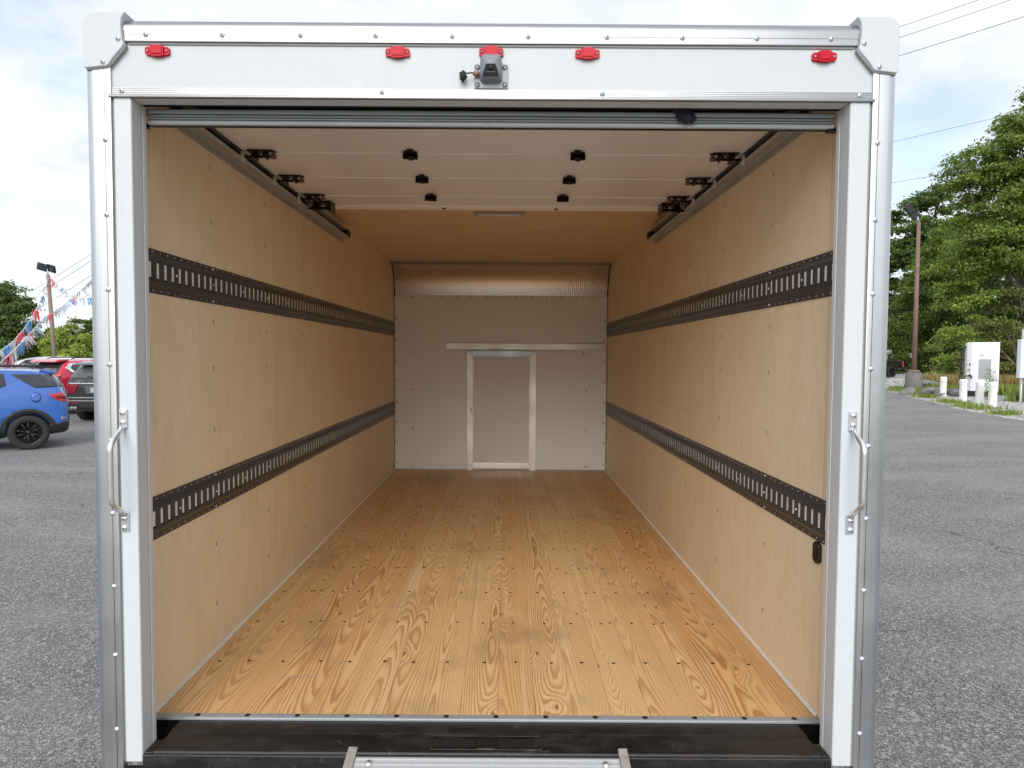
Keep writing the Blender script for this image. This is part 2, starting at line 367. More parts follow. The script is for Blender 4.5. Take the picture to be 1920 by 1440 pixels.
# ================================================================== BOX TRUCK
TB = Vector((-.053, 2.05, 0))
truck = tag(empty('box_truck', TB), 'white box truck with its rear roll-up door open on an empty plywood cargo box', 'box truck')
def T(o):      # parts are modelled in place, then hung on the truck's empty
    o.parent = truck; o.matrix_parent_inverse = Matrix.Translation(-TB); return o
XL, XR, YB, ZF, ZC = -1.226, 1.093, 7.14, .785, 3.015
OL, OR_ = -1.269, 1.163
rivet_me = MB().use('rivet', True).lathe([(.0, .0052), (.0024, .0052), (.0030, .0044), (.0055, .0040), (.0076, .0022), (.0082, 0)], (0, 0, 0), (0, -1, 0), 14)
rivet_me.use('rivetd').lathe([(.0, .0056), (.0021, .0056), (.0021, .004)], (0, 0, 0), (0, -1, 0), 10)
rivet_me = rivet_me.mesh('rivet')
def rivets(parent, pts, name='rivet', sc=1.): 
    for p in pts: put(name, rivet_me, parent, p, (0, random.uniform(0, 3), 0), (sc,) * 3)

# --- outer shell
for x0, x1 in ((OL + .012, XL - .016), (XR + .016, OR_ - .012)):
    T(MB().use('white2').box(x0, x1, 2.12, 7.30, .74, 2.99).build('side_panel'))
T(MB().use('white2').box(OL + .02, OR_ - .02, 2.13, 7.30, ZC + .012, 3.045).build('roof'))
T(MB().use('white2').box(OL + .012, OR_ - .012, 7.24, 7.30, .74, 3.01).build('front_wall'))
T(MB().use('black').box(OL + .03, OR_ - .03, 2.26, 7.2, .60, .70).box(-.50, -.40, 2.3, 7.2, .42, .60).box(.30, .40, 2.3, 7.2, .42, .60).build('chassis_frame', bevel=.004))
for sx in (-1, 1):
    c = (-.053 + sx * .93, 5.35, .36)
    wt = T(MB().use('rubber').lathe([(.22, -.14), (.33, -.14), (.355, -.11), (.355, .11), (.33, .14), (.22, .14)], c, (1, 0, 0), 32).build('wheel'))
    MB().use('rivet').lathe([(0, .10), (.08, .10), (.10, .05), (.22, .13)], c, (sx, 0, 0), 24).build('rim', wt)

# --- corner uprights (aluminium) with rivets
zl = [2.688, 2.464, 2.233, 2.008, 1.770, 1.543, 1.315, 1.093, .858, .62]
for sx, xo, xi in ((-1, OL - .0195, -1.2045), (1, OR_ + .0195, 1.1035)):
    s = -sx
    prof = []
    # section in XY: inner edge, flat face, rounded outer edge, side return
    face = 2.020
    prof = [(xi, face + .028), (xi, face + .001), (xi + (xo - xi) * .04, face)]
    gx = xi + (xo - xi) * .215
    prof += [(gx - .0008 * s, face), (gx, face + .003), (gx + .0008 * s, face), (xo - (xo - xi) * .58, face)]
    rr_ = .034
    for k in range(9):
        a = k / 8 * math.pi / 2
        prof.append((xo - (-s) * rr_ + (-s) * rr_ * math.sin(a), face + rr_ - rr_ * math.cos(a)))
    prof += [(xo, face + .115), (xo + s * .003, face + .115), (xo + s * .003, face + .05), (xi + (xo - xi) * .5, face + .028)]
    mb = MB().use('alu', True).prism(prof, 2, .52, 2.925)
    up = T(mb.build('corner_upright'))
    up.data.polygons[0].use_smooth = False
    m = up.modifiers.new('es', 'EDGE_SPLIT'); m.split_angle = R(32)
    rivets(up, [(gx, face, z + random.uniform(-.004, .004)) for z in zl])
    # thin sealant line between upright and door post
    x0, x1 = sorted((xi, -1.1990 if sx < 0 else 1.0985))
    T(MB().use('seam').box(x0, x1, 2.030, 2.06, .745, 2.815).build('sealant_strip'))

# --- white door posts with jambs
for xo, xi, name in ((-1.1990, -1.145, 'l'), (1.0985, 1.0375, 'r')):
    x0, x1 = sorted((xo, xi))
    po = T(MB().use('white').box(x0, x1, 2.024, 2.084, .745, 2.818).build('door_post', bevel=.0055, seg=3))
    s = 1 if xi < 0 else -1
    # folded steel guide directly behind the post
    x0, x1 = sorted((xi - s * .055, xi + s * .0005))
    T(MB().use('gasket').box(x0, x1, 2.0865, 2.108, .70, 2.8165).box(*sorted((xi - s * .055, xi - s * .049)), 2.1085, 2.150, .74, 2.8165).build('door_guide', bevel=.002))

# --- grab handles
def handle(x, z0, z1):
    pts = []
    zt, zb = z1 - .052, z0 + .052
    for k in range(29):
        t = k / 28; b = min(1, math.sin(math.pi * t) * 1.55); b = b * b * (3 - 2 * b)
        pts.append((x, 2.012 - .062 * b, zt + (zb - zt) * t))
    h = T(MB().use('rivet', True).tube(pts, [.0085 if 2 < k < 26 else .0075 for k in range(29)], 14).build('grab_handle'))
    for a, b in ((z1 - .060, z1), (z0, z0 + .060)): MB().use('rivet').box(x - .0125, x + .0125, 2.0165, 2.0238, a, b).build('mounting_plate', h, bevel=.002)
    for z in (z1 - .012, z1 - .042, z0 + .012, z0 + .042): put('bolt', rivet_me, h, (x, 2.0165, z), (0, 1.1, 0), (1.15,) * 3)
    return h
tag(handle(-1.184, 1.486, 1.868), 'bright grab handle on the left door post')
tag(handle(1.070, 1.493, 1.874), 'bright grab handle on the right door post')

# --- header
hp = T(MB().use('white2').box(-1.2045, 1.1035, 2.030, 2.075, 2.840, 2.990).build('header_panel'))
for x0, x1 in ((-1.2075, -1.2047), (1.1037, 1.1062)): T(MB().use('seam').box(x0, x1, 2.026, 2.05, 2.82, 2.93).build('sealant_strip'))
pr = [(2.029, 2.980), (2.020, 2.980), (2.019, 2.984), (2.020, 2.9885), (2.020, 2.9995), (2.0212, 3.0003), (2.020, 3.0011), (2.020, 3.020)]
for k in range(9):
    a = k / 8 * math.pi / 2; pr.append((2.020 + .034 - .034 * math.cos(a), 3.020 + .032 * math.sin(a)))
pr += [(2.16, 3.054), (2.16, 3.048), (2.05, 3.046), (2.029, 3.02)]
rm = T(MB().use('alux', True).prism(pr, 0, -1.17, 1.062).build('roof_moulding')); rm.modifiers.new('es', 'EDGE_SPLIT').split_angle = R(32)
T(MB().use('seam').box(-1.15, 1.045, 2.0255, 2.030, 2.9735, 2.980).build('sealant_strip'))
rivets(rm, [(x, 2.020, 3.0003) for x in (-1.095, -.864, -.628, -.402, -.171, .058, .296, .523, .748, .972)])
# ribbed lower trim
pr = [(2.03, 2.8455)]
z = 2.8445
for k in range(7):
    d = .0 if k % 2 == 0 else .0012
    pr += [(2.0245 + d, z), (2.0245 + d, z - .0026)]; z -= .0029
pr += [(2.0185, z - .0005), (2.0165, z - .002), (2.0165, 2.8150), (2.0185, 2.8135), (2.030, 2.8135)]
z0_ = z - .003
lt = T(MB().use('alux').prism(pr, 0, -1.2095, 1.1085).build('header_trim'))
for k in range(3): MB().use('seam').box(-1.2093, 1.1083, 2.0158, 2.0168, 2.8155 + k * .0026, 2.8161 + k * .0026).build('groove', lt)
rivets(lt, [(x, 2.0250, 2.835) for x in (-1.173, -.384, .285, 1.065)])
T(MB().use('white').box(-1.1440, 1.0365, 2.032, 2.078, 2.8125, 2.8385).build('header_jamb', bevel=.003))
T(MB().use('blackm').box(-1.224, 1.091, 2.0905, 2.1095, 2.8185, 3.0).build('header_gap_shade'))  # black sheet added to paint the dark gap between header and seal

# --- corner castings
for sx in (-1, 1):
    cx = OL if sx < 0 else OR_
    q = lambda d, z_: (cx - sx * max(d, -.0105), z_)
    pts = [q(-.013, 2.902), q(-.005, 2.8965), q(.060, 2.9035), q(.066, 2.908), q(.078, 2.926), q(.106, 2.958), q(.112, 2.968), q(.107, 2.984), q(.104, 3.02), q(.106, 3.044), q(.118, 3.0635)]
    for k in range(8):
        a = k / 7 * math.pi / 2; pts.append(q(.030 - .043 * math.sin(a), 3.024 + .040 * math.cos(a)))
    cc = T(MB().use('cast').prism(pts, 1, 2.0105, 2.150).build('corner_cap', bevel=.009, seg=4))
    MB().use('seam').prism([(p[0] - sx * .0 + (-sx) * .0035 if p[1] > 2.91 else p[0], p[1] - .0035) for p in pts[1:9]] + [q(.05, 2.99)], 1, 2.0165, 2.14).build('seal', cc)
    rivets(cc, [q2 for q2 in ((cx - sx * .049, 2.0105, 2.915), (cx - sx * .096, 2.0105, 2.983))])

# --- marker lights
def marker(x, z, label=None, first=[None]):
    if first[0] is None:
        mb = MB().use('red').prism([(-.0365, -.009), (-.031, -.0125), (.031, -.0125), (.0365, -.009), (.0365, .008), (.031, .0115), (-.031, .0115), (-.0365, .008)], 1, 0, -.0085)
        mb.prism([(-.0205, -.0135), (-.010, -.0170), (.010, -.0170), (.0205, -.0135), (.0205, .0125), (.010, .0162), (-.010, .0162), (-.0205, .0125)], 1, -.0002, -.0135)
        mb.prism([(-.016, -.0105), (.016, -.0105), (.016, .0105), (-.016, .0105)], 1, -.0136, -.0160)
        mb.use('red_shade')
        for s in (-1, 1): mb.lathe([(0, -.0092), (.0055, -.0092), (.0065, -.007)], (s * .0285, 0, 0), (0, 1, 0), 10)  # darker red discs paint the shade of the screw recesses
        first[0] = mb.mesh('lens')
    m = T(put('marker_light', first[0], None, (x, 2.0295, z)))
    for s in (-1, 1): put('screw', rivet_me, m, (s * .0285, -.0105, -.001), (0, 0, 0), (.34,) * 3)
    if label: m['label'] = label
for x, z, l in ((-1.062, 2.953, 'leftmost red marker light'), (-.336, 2.953, 'red marker light left of the camera'), (-.053, 2.956, 'red marker light above the camera'), (.238, 2.953, 'red marker light right of the camera'), (.954, 2.949, 'rightmost red marker light')): marker(x, z, l)

# --- rear view camera
cp = T(MB().use('camplate').box(-.104, -.002, 2.021, 2.0297, 2.847, 2.921).build('rear_camera', bevel=.004, seg=3))
mb = MB().use('camgrey'); rings = []
def rrect(cx, cz, hw, hh, r, y, n=4):
    p = []
    for qx, qz, a0 in ((1, 1, 0), (-1, 1, 90), (-1, -1, 180), (1, -1, 270)):
        for k in range(n + 1):
            a = R(a0 + 90 * k / n); p.append((cx + qx * (hw - r) + r * math.cos(a), y(cz + qz * (hh - r) + r * math.sin(a)) if callable(y) else y, cz + qz * (hh - r) + r * math.sin(a)))
    return p
secs = [rrect(-.053, 2.898, .0335, .037, .012, 2.022), rrect(-.053, 2.900, .032, .036, .013, 2.000), rrect(-.053, 2.901, .030, .034, .012, 1.990), rrect(-.053, 2.9035, .0165, .0085, .004, 1.972)]
vs = sum(secs, []); n = len(secs[0])
mb.add(vs, [(k * n + i, k * n + (i + 1) % n, (k + 1) * n + (i + 1) % n, (k + 1) * n + i) for k in range(3) for i in range(n)] + [tuple(range(3 * n, 4 * n))], True)
hs = mb.build('housing', cp)
MB().use('rubber').add([(-.053 - .0140, 1.9680, 2.8985), (-.053 + .0140, 1.9680, 2.8985), (-.053 + .0245, 1.9835, 2.869), (-.053 - .0245, 1.9835, 2.869), (-.053 - .0150, 1.976, 2.9005), (-.053 + .0150, 1.976, 2.9005), (-.053 + .0245, 1.993, 2.871), (-.053 - .0245, 1.993, 2.871)],
    [(0, 1, 2, 3), (4, 5, 6, 7), (0, 1, 5, 4), (1, 2, 6, 5), (2, 3, 7, 6), (3, 0, 4, 7)]).build('lens_window', cp, bevel=.002)
MB().use('black').lathe([(0, .004), (.005, .0035), (.0065, .001), (.0065, -.002)], (-.053, 1.9735, 2.888), (0, -.87, -.49), 16).build('lens', cp)
MB().use('camgrey').box(-.053 - .013, -.053 + .013, 1.9775, 1.9795, 2.8785, 2.8793).build('lens_rim', cp)
for x, z in ((-.094, 2.909), (-.012, 2.909), (-.094, 2.858), (-.012, 2.858)):
    MB().use('rubber').lathe([(.0075, .0012), (.0075, 0)], (x, 2.0205, z), (0, -1, 0), 14).lathe([(0, .0012), (.0075, .0012)], (x, 2.0205, z), (0, -1, 0), 14).build('screw_recess', cp)
    put('screw', rivet_me, cp, (x, 2.0192, z - .001), (0, 0, 0), (.62,) * 3)
MB().use('brown').lathe([(0, 0), (.006, 0), (.0075, .006), (.006, .018), (.0045, .020), (0, .02)], (-.087, 2.010, 2.886), (-1, 0, 0), 12).build('connector', cp)
pts = [(-.105, 2.010, 2.887), (-.112, 2.008, 2.888), (-.122, 2.006, 2.886), (-.130, 2.006, 2.883)]
for k in range(52):
    a = k * 1.9; pts.append((-.137 + .011 * math.cos(a) * math.sin(k * .77), 2.010 + .010 * math.sin(a * .7), 2.879 + .013 * math.sin(a)))
MB().use('rubber', True).tube(pts, .0022, 6).build('coiled_cable', cp)

# --- cargo box lining
def liner(name, x, s, marks):
    mb = MB().use('ply')
    mb.box(*sorted((x, x - s * .012)), 2.112, YB + .03, ZF - .03, ZC + .01)
    o = T(mb.build(name))
    mk = MB().use('blackm')
    for y, z in marks:
        y += random.uniform(-.01, .01); z += random.uniform(-.012, .012)
        mk.box(*sorted((x, x + s * .0008)), y - .0016, y + .0016, z - .009, z + .009)
        mk.box(*sorted((x, x + s * .0008)), y + .0019, y + .0052, z + .005, z + .0085).box(*sorted((x, x + s * .0008)), y + .0019, y + .0042, z - .0075, z - .0045)
    tag(mk.build('staple_marks', o), kind='stuff'); return o
marks = [(y, z) for y in np.arange(2.74, 7.0, .61) for z in (.98, 1.24, 1.72, 1.98, 2.16, 2.58, 2.80)]
tag(liner('plywood_lining', XL, 1, marks), 'left plywood side lining')
tag(liner('plywood_lining', XR, -1, marks), 'right plywood side lining')
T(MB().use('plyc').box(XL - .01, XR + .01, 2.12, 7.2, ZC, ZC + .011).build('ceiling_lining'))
fl = T(MB().use('floor').box(XL - .005, XR + .005, 2.2405, YB + .04, ZF - .035, ZF).build('plank_floor'))
for x0, x1 in ((XL, XL + .010), (XR - .010, XR)): MB().use('caulk').prism([(x0, ZF - .001), (x1, ZF - .001), (x1 if x0 == XL else x0, ZF + .0015), (x0 if x0 == XL else x1, ZF + .009)], 1, 2.2415, YB).build('caulk_bead', fl)
sc_me = MB().use('blackm').lathe([(0, .0006), (.0078, .0006), (.0078, 0)], (0, 0, 0), (0, 0, 1), 10, False).use('spring').lathe([(0, .0012), (.0035, .0010), (.004, 0)], (0, 0, 0), (0, 0, 1), 8).mesh('floor_screw')
pts = []
for r_ in range(12):
    y = 2.632 + r_ * .3975
    for k in range(17):
        pts.append((XL + .062 + k * .134 + random.uniform(-.018, .018), y + random.uniform(-.004, .004) + (.004 if k % 2 else 0), ZF + .0004))
        if r_ > 0 and random.random() < .12: pts.append((pts[-1][0] + .045, y + .01, ZF + .0004))
for p in pts[:100]: put('floor_screw', sc_me, fl, p, (0, 0, 0), (random.uniform(.8, 1.1), .8, 1))
mb = MB().use('blackm')
for p in pts[100:]: mb.lathe([(0, .0006), (.0078, .0006), (.0078, 0)], p, (0, 0, 1), 8, False)
tag(mb.build('floor_screws', fl), kind='stuff')

# --- sill plate
sl_ = T(MB().use('sill').prism([(2.2395, ZF + .0015), (2.216, ZF + .0015), (2.212, ZF - .001), (2.212, ZF - .009), (2.2395, ZF - .009)], 0, XL, XR).build('sill_plate', bevel=.0012))
ss = MB().use('black').lathe([(0, .002), (.004, .0025), (.0085, .0015), (.0095, 0)], (0, 0, 0), (0, 0, 1), 14).mesh('sill_screw')
for k in range(13): put('sill_screw', ss, sl_, (-1.066 + k * .1727, 2.2275, ZF + .0015))

# --- logistic rails
def rail(x, s, zb, label):
    P = .0508; y0, y1 = 2.115, 7.118; n = int((y1 - y0) / P); h0, h1 = zb, zb + .152
    mb = MB().use('rail', True)
    X = lambda v: x + s * v
    # section heights and stand-off: flange, shoulder, face
    secs = [(0, .0), (0, .003), (.019, .003), (.024, .0055), (.034, .0125), (.040, .0135), (.046, .0135)]
    lo = [(h0 + a, v) for a, v in secs]; hi = [(h1 - a, v) for a, v in reversed(secs)]
    for seg in (lo, hi):
        for (za, va), (zc, vc) in zip(seg, seg[1:]):
            mb.add([(X(va), y0, za), (X(va), y1, za), (X(vc), y1, zc), (X(vc), y0, zc)], [(0, 1, 2, 3)], True)
    zf0, zf1 = lo[-1][0], hi[0][0]; v = .0135; sw = .0215; vi = .0105
    for k in range(n + 1):
        ya = y0 + k * P; yb = min(ya + P, y1)
        if yb - ya < .03: mb.add([(X(v), ya, zf0), (X(v), yb, zf0), (X(v), yb, zf1), (X(v), ya, zf1)], [(0, 1, 2, 3)], False); break
        a, b = ya + .015, ya + .015 + sw
        f = lambda p, q_, r_, t_: mb.add([(X(v), p, r_), (X(v), q_, r_), (X(v), q_, t_), (X(v), p, t_)], [(0, 1, 2, 3)], False)
        f(ya, a, zf0, zf1); f(b, yb, zf0, zf1)
        for (p, q_) in ((a, b),):      # slot walls
            mb.add([(X(v), p, zf0), (X(vi), p, zf0), (X(vi), p, zf1), (X(v), p, zf1)], [(0, 1, 2, 3)], False)
            mb.add([(X(v), q_, zf0), (X(vi), q_, zf0), (X(vi), q_, zf1), (X(v), q_, zf1)], [(0, 1, 2, 3)], False)
    o = T(mb.build('logistic_rail', fix=False))
    o['label'] = label
    # bright plate seen through the slots, one tab per slot
    mb = MB().use('blackm').box(*sorted((X(.0006), X(.0016))), y0, y1, zf0 - .004, zf1 + .004).use('zinc')
    for k in range(n):
        ya = y0 + k * P + .015
        mb.box(*sorted((X(.0018), X(.0115))), ya + .0028, ya + sw - .0022, zf0 + .006, zf1 - .0015)
    tag(mb.build('backing_tabs', o), kind='stuff')
    mb = MB().use('zinc')
    for k in range(int((y1 - y0) / P) + 1):
        for zz in (h0 + .0095, h1 - .0095): mb.box(*sorted((X(.0031), X(.0036))), y0 + .006 + k * P, y0 + .0105 + k * P, zz - .0022, zz + .0022)
    tag(mb.build('perforations', o), kind='stuff')
    for k, y in enumerate(np.arange(2.40, 7.0, .305)):
        put('rail_screw', rivet_me, o, (X(.0137), 2.115 + round((y - 2.115) / P) * P, zb + .076), (0, 0, -s * math.pi / -2), (.62,) * 3)
    for y in np.arange(2.745, 7.0, 1.22):
        for zz in (h0 + .0095, h1 - .0095): put('rail_screw', rivet_me, o, (X(.0032), y, zz), (0, 0, s * math.pi / 2), (.6,) * 3)
for x, s, sd_ in ((XL, 1, 'left'), (XR, -1, 'right')):
    rail(x, s, 2.248, 'upper slotted rail on the %s wall' % sd_)
    rail(x, s, 1.390 if s > 0 else 1.400, 'lower slotted rail on the %s wall' % sd_)
# oval grommet plate on the right wall
gp = T(MB().use('black').prism([(2.262 + .024 * math.cos(a), 1.361 + (.019 if math.sin(a) > 0 else -.019) + .020 * math.sin(a)) for a in [R(k * 15) for k in range(24)]], 0, XR - .013, XR - .0003).build('oval_wall_socket', bevel=.004))
MB().use('blackm').prism([(2.262 + .014 * math.cos(R(k * 15)), 1.361 + (.017 if math.sin(R(k * 15)) > 0 else -.017) + .009 * math.sin(R(k * 15))) for k in range(24)], 0, XR - .0148, XR - .0131).build('socket_insert', gp)

# --- front bulkhead seen at the far end
bw = T(MB().use('backp').box(XL + .008, XR - .008, YB, YB + .02, ZF + .012, 2.690).build('bulkhead_panel', bevel=.002))
bolt = MB().use('spring').lathe([(0, .005), (.006, .004), (.009, .001), (.009, 0)], (0, 0, 0), (0, -1, 0), 10).mesh('bolt')
bp = [(-1.04 + k * .163, 2.672) for k in range(13)]
for x in (-1.196, 1.060): bp += [(x, z) for z in (2.43, 2.21, 1.985, 1.76, 1.53, 1.31, 1.09, .86)]
bp += [(-1.0, 2.075), (-.755, 2.108), (-1.02, 1.67), (-1.02, 1.24), (-1.02, .83), (.835, 2.075), (.87, 1.66), (.87, 1.23), (.87, .83), (.59, 2.105)]
for x, z in bp: put('bolt', bolt, bw, (x, YB, z), (0, 0, 0), (.85,) * 3)
bd = T(MB().use('bdoor').box(-.372, .258, YB - .010, YB - .001, .80, 2.036).build('bulkhead_door'))
fr = T(MB().use('aluback').prism([(-.432, .786), (-.370, .786), (-.370, 2.030), (-.432, 2.092)], 1, YB - .022, YB - .0008).prism([(.256, .786), (.322, .786), (.322, 2.092), (.256, 2.030)], 1, YB - .022, YB - .0008).build('door_frame', bevel=.0015))
MB().use('alux').prism([(-.3695, 2.030), (.2555, 2.030), (.3175, 2.092), (-.4275, 2.092)], 1, YB - .0225, YB - .0008).build('head_rail', fr, bevel=.0015)
for x in (-.366, .252): MB().use('aluback').box(x - .004, x + .004, YB - .016, YB - .011, .80, 2.03).build('inner_lip', fr)
MB().use('blackm').box(-.389, -.381, YB - .0245, YB - .022, 1.42, 1.475).build('latch_slot', fr)
MB().use('kick').box(-.368, .255, YB - .020, YB - .0112, .805, .870).build('kick_plate', bd, bevel=.002)
for x in (-.355, .24): put('screw', rivet_me, bd, (x, YB - .02, .860), (0, 0, 0), (.6,) * 3)
tr_ = T(MB().use('aluback').prism([(YB - .001, 2.190), (YB - .012, 2.190), (YB - .013, 2.180), (YB - .034, 2.172), (YB - .036, 2.108), (YB - .033, 2.108), (YB - .031, 2.165), (YB - .001, 2.170)], 0, -.655, 1.055).build('sliding_door_track'))
for k in range(6): put('screw', rivet_me, tr_, (-.62 + k * .33, YB - .0125, 2.184), (0, 0, 0), (.5,) * 3)
T(MB().use('sill').box(XL + .01, XR - .01, YB - .012, YB - .0002, ZF + .0005, ZF + .011).build('floor_angle'))
# embossed curved header above the bulkhead
pr = []
for k in range(13):
    t = k / 12; a = t * math.pi / 2 * .92
    pr.append((YB + .004 - .275 * (1 - math.cos(a)) , 2.680 + .335 * math.sin(a) / math.sin(math.pi / 2 * .92)))
vs = [(XL + .012, y, z) for y, z in pr] + [(XR - .012, y, z) for y, z in pr]; n = len(pr)
T(MB().use('emboss', True).add(vs, [(i, i + 1, n + i + 1, n + i) for i in range(n - 1)]).build('curved_header', fix=False))
T(MB().use('blackm').box(XL, XR, YB + .03, YB + .035, 2.68, 3.01).build('header_void'))
for x0, x1 in ((XL + .0005, XL + .0125), (XR - .0125, XR - .0005)):
    T(MB().use('spring').prism([(y - .004, z) for y, z in pr] + [(y + .02, z) for y, z in pr[::-1]], 0, x0, x1).build('header_end_trim'))
T(MB().use('sill').box(XL + .002, XR - .002, 6.845, 6.872, ZC - .012, ZC - .0003).build('header_edge_strip'))

# --- interior dome lamp
dl = T(MB().use('camplate').prism([(-.234, 4.515), (-.215, 4.495), (.098, 4.495), (.117, 4.515), (.117, 4.555), (.098, 4.575), (-.215, 4.575), (-.234, 4.555)], 2, ZC - .014, ZC - .0005).build('dome_lamp', bevel=.006))
MB().use('backp').box(-.20, .083, 4.512, 4.558, ZC - .018, ZC - .0142).build('lamp_lens', dl, bevel=.003)

# --- roll-up door
DX0, DX1, DZ = -1.165, 1.033, 2.932
door = T(MB().use('white2').box(DX0 + .01, DX1 - .01, 2.60, 3.99, DZ + .0215, DZ + .024).build('roll_up_door'))
ys = [2.545, 2.945, 3.345, 3.725, 4.035]
for k, (a, b) in enumerate(zip(ys, ys[1:])):
    MB().use('doorp').box(DX0, DX1, a + .0012, b - .0012, DZ, DZ + .021).build('panel', door, bevel=.0025)
    if k: MB().use('lip').box(DX0 + .06, DX1 - .06, a - .0022, a + .0022, DZ - .0030, DZ + .002).build('panel_joint', door)
# first panel dips towards the opening
MB().use('doorp').prism([(2.5425, DZ), (2.5425, DZ + .021), (2.137, 2.820), (2.143, 2.800)], 0, DX0, DX1).build('panel', door, bevel=.0025)
MB().use('lip').box(DX0 + .05, DX1 - .05, 3.942, 4.040, DZ - .008, DZ - .0005).build('top_strip', door, bevel=.002)
for x in (-.385, .29): MB().use('spring').lathe([(0, .006), (.010, .005), (.012, 0)], (x, 3.99, DZ - .008), (0, 0, -1), 10).build('strip_bolt', door)
# bottom seal
bs = MB().use('seal', True)
for z0, z1, y in ((2.8000, 2.8150, 2.112), (2.7905, 2.7985, 2.116), (2.7825, 2.7890, 2.116), (2.7655, 2.7805, 2.113)):
    pr = [(y + .012, z0), (y + .003, z0), (y, (z0 * .75 + z1 * .25)), (y, (z0 * .3 + z1 * .7)), (y + .004, z1), (y + .012, z1)]
    bs.prism(pr, 0, -1.146 + .003, 1.034)
bse = bs.build('bottom_seal', door, bevel=.001)
MB().use('spring').box(-1.143, 1.034, 2.126, 2.138, 2.764, 2.814).build('bottom_rail', door)
# pull strap hanging over the seal
pts = [(.525, 2.110, 2.840), (.538, 2.104, 2.824), (.548, 2.098, 2.800), (.558, 2.094, 2.776)]
mb = MB().use('strap', True)
for dy, w1, w2 in ((0, .052, .044), (.010, .046, .040)):
    vs = []; m_ = 8
    for i, p in enumerate(pts):
        for k in range(m_ + 1):
            t = k / m_ - .5; wd = w1 + (w2 - w1) * i / 3
            vs.append((p[0] + (t + .15) * wd * 1.15, p[1] + dy - .006 * math.cos(t * 5) + .003 * math.sin(k * 2.1 + i), p[2] + .010 * abs(t) + .003 * math.sin(k * 1.7)))
    mb.add(vs, [(i * (m_ + 1) + k, i * (m_ + 1) + k + 1, (i + 1) * (m_ + 1) + k + 1, (i + 1) * (m_ + 1) + k) for i in range(3) for k in range(m_)])
st = mb.build('pull_strap', door, fix=False); so_ = st.modifiers.new('s', 'SOLIDIFY'); so_.thickness = .004
# centre hinges
hg = MB().use('spring')
hg.prism([(-.030, -.022), (.030, -.022), (.034, .008), (.026, .012), (-.026, .012), (-.034, .008)], 2, -.006, 0)
hg.prism([(-.020, .010), (.020, .010), (.016, .034), (.006, .046), (-.006, .046), (-.016, .034)], 2, -.005, 0).prism([(-.020, -.020), (.020, -.020), (.012, -.040), (-.012, -.040)], 2, -.005, 0)
hg.tube([(-.033, -.004, -.010), (.033, -.004, -.010)], .007, 8)
for a, b in ((0, .030), (-.012, .018), (.012, .018), (0, -.031)): hg.lathe([(0, -.009), (.004, -.009), (.005, -.005)], (a, b, 0), (0, 0, 1), 8)
hg = hg.mesh('hinge')
for y in ys[1:4]:
    for x, s in ((-.433, 1), (.309, -1)): put('hinge', hg, door, (x, y, DZ - .0015), (0, 0, s * .12), (s, 1.7, 1.6))
# roller hinges at the door edges
def rollerhinge(big):
    m = MB().use('spring')
    m.prism([(-.02, -.030), (.085, -.024), (.100, 0), (.085, .026), (.03, .040), (-.02, .034)], 2, -.005, 0)
    m.box(.0, .012, -.03, .034, -.030, -.004).box(.050, .060, -.024, .026, -.026, -.004)
    m.tube([(-.045, 0, -.020), (.075, 0, -.020)], .0055, 8)
    if big: m.box(-.01, .095, -.075, -.03, -.012, 0).box(-.01, 0, -.075, .034, -.050, -.004).box(.085, .095, -.075, .034, -.050, -.004).tube([(-.04, -.05, -.035), (.09, -.05, -.035)], .006, 8)
    m.use('rivet').lathe([(0, -.010), (.005, -.009), (.006, -.005)], (.030, .012, 0), (0, 0, 1), 8).lathe([(0, -.010), (.005, -.009), (.006, -.005)], (.072, .002, 0), (0, 0, 1), 8)
    m.use('brown').tube([(.078, 0, -.020), (.100, 0, -.020)], .009, 8)
    m.use('nylon').lathe([(0, 0), (.020, 0), (.022, .003), (.022, .011), (.020, .014), (0, .014)], (-.052, 0, -.020), (1, 0, 0), 16)
    return m.mesh('roller_hinge')
rh = (rollerhinge(False), rollerhinge(True))
for k, y in enumerate(ys[1:4] + [3.93]):
    for x, s in ((-1.120, 1), (.988, -1)): put('roller_hinge', rh[k == 3], door, (x, y - .02, DZ - .002), (0, 0, 0), (s, 1, 1.15))
# --- tracks
for x, s, l in ((XL, 1, 'left'), (XR, -1, 'right')):
    X = lambda v: x + s * v
    y0, y1 = 2.40, 4.93; zt = 2.868
    pr = [(X(.0), zt), (X(.0035), zt), (X(.0035), zt + .030), (X(.018), zt + .036), (X(.050), zt + .030), (X(.056), zt + .034), (X(.056), zt + .040), (X(.052), zt + .042), (X(.046), zt + .037), (X(.018), zt + .043), (X(.012), zt + .048), (X(.012), zt + .082), (X(.050), zt + .088), (X(.056), zt + .092), (X(.050), zt + .097), (X(.0), zt + .090)]
    t_ = T(MB().use('track').prism(pr, 1, y0, y1).build('door_track', bevel=.001))
    t_['label'] = l + ' roll-up door track under the ceiling'
    MB().use('blackm').box(*sorted((X(.002), X(.056))), y1 - .09, y1 + .002, zt + .046, zt + .084).build('end_stop', t_)
    MB().use('spring').box(*sorted((X(.0121), X(.0150))), y0, y1 - .1, zt + .049, zt + .082).build('inner_face', t_)
    for y in np.arange(y0 + .03, y1, .49): put('track_screw', rivet_me, t_, (X(.0036), y, zt + .013), (0, 0, s * math.pi / 2), (.6,) * 3)
    T(MB().use('spring').box(*sorted((X(.004), X(.078))), 2.115, 2.135, 2.757, 2.771).build('stop_bracket'))

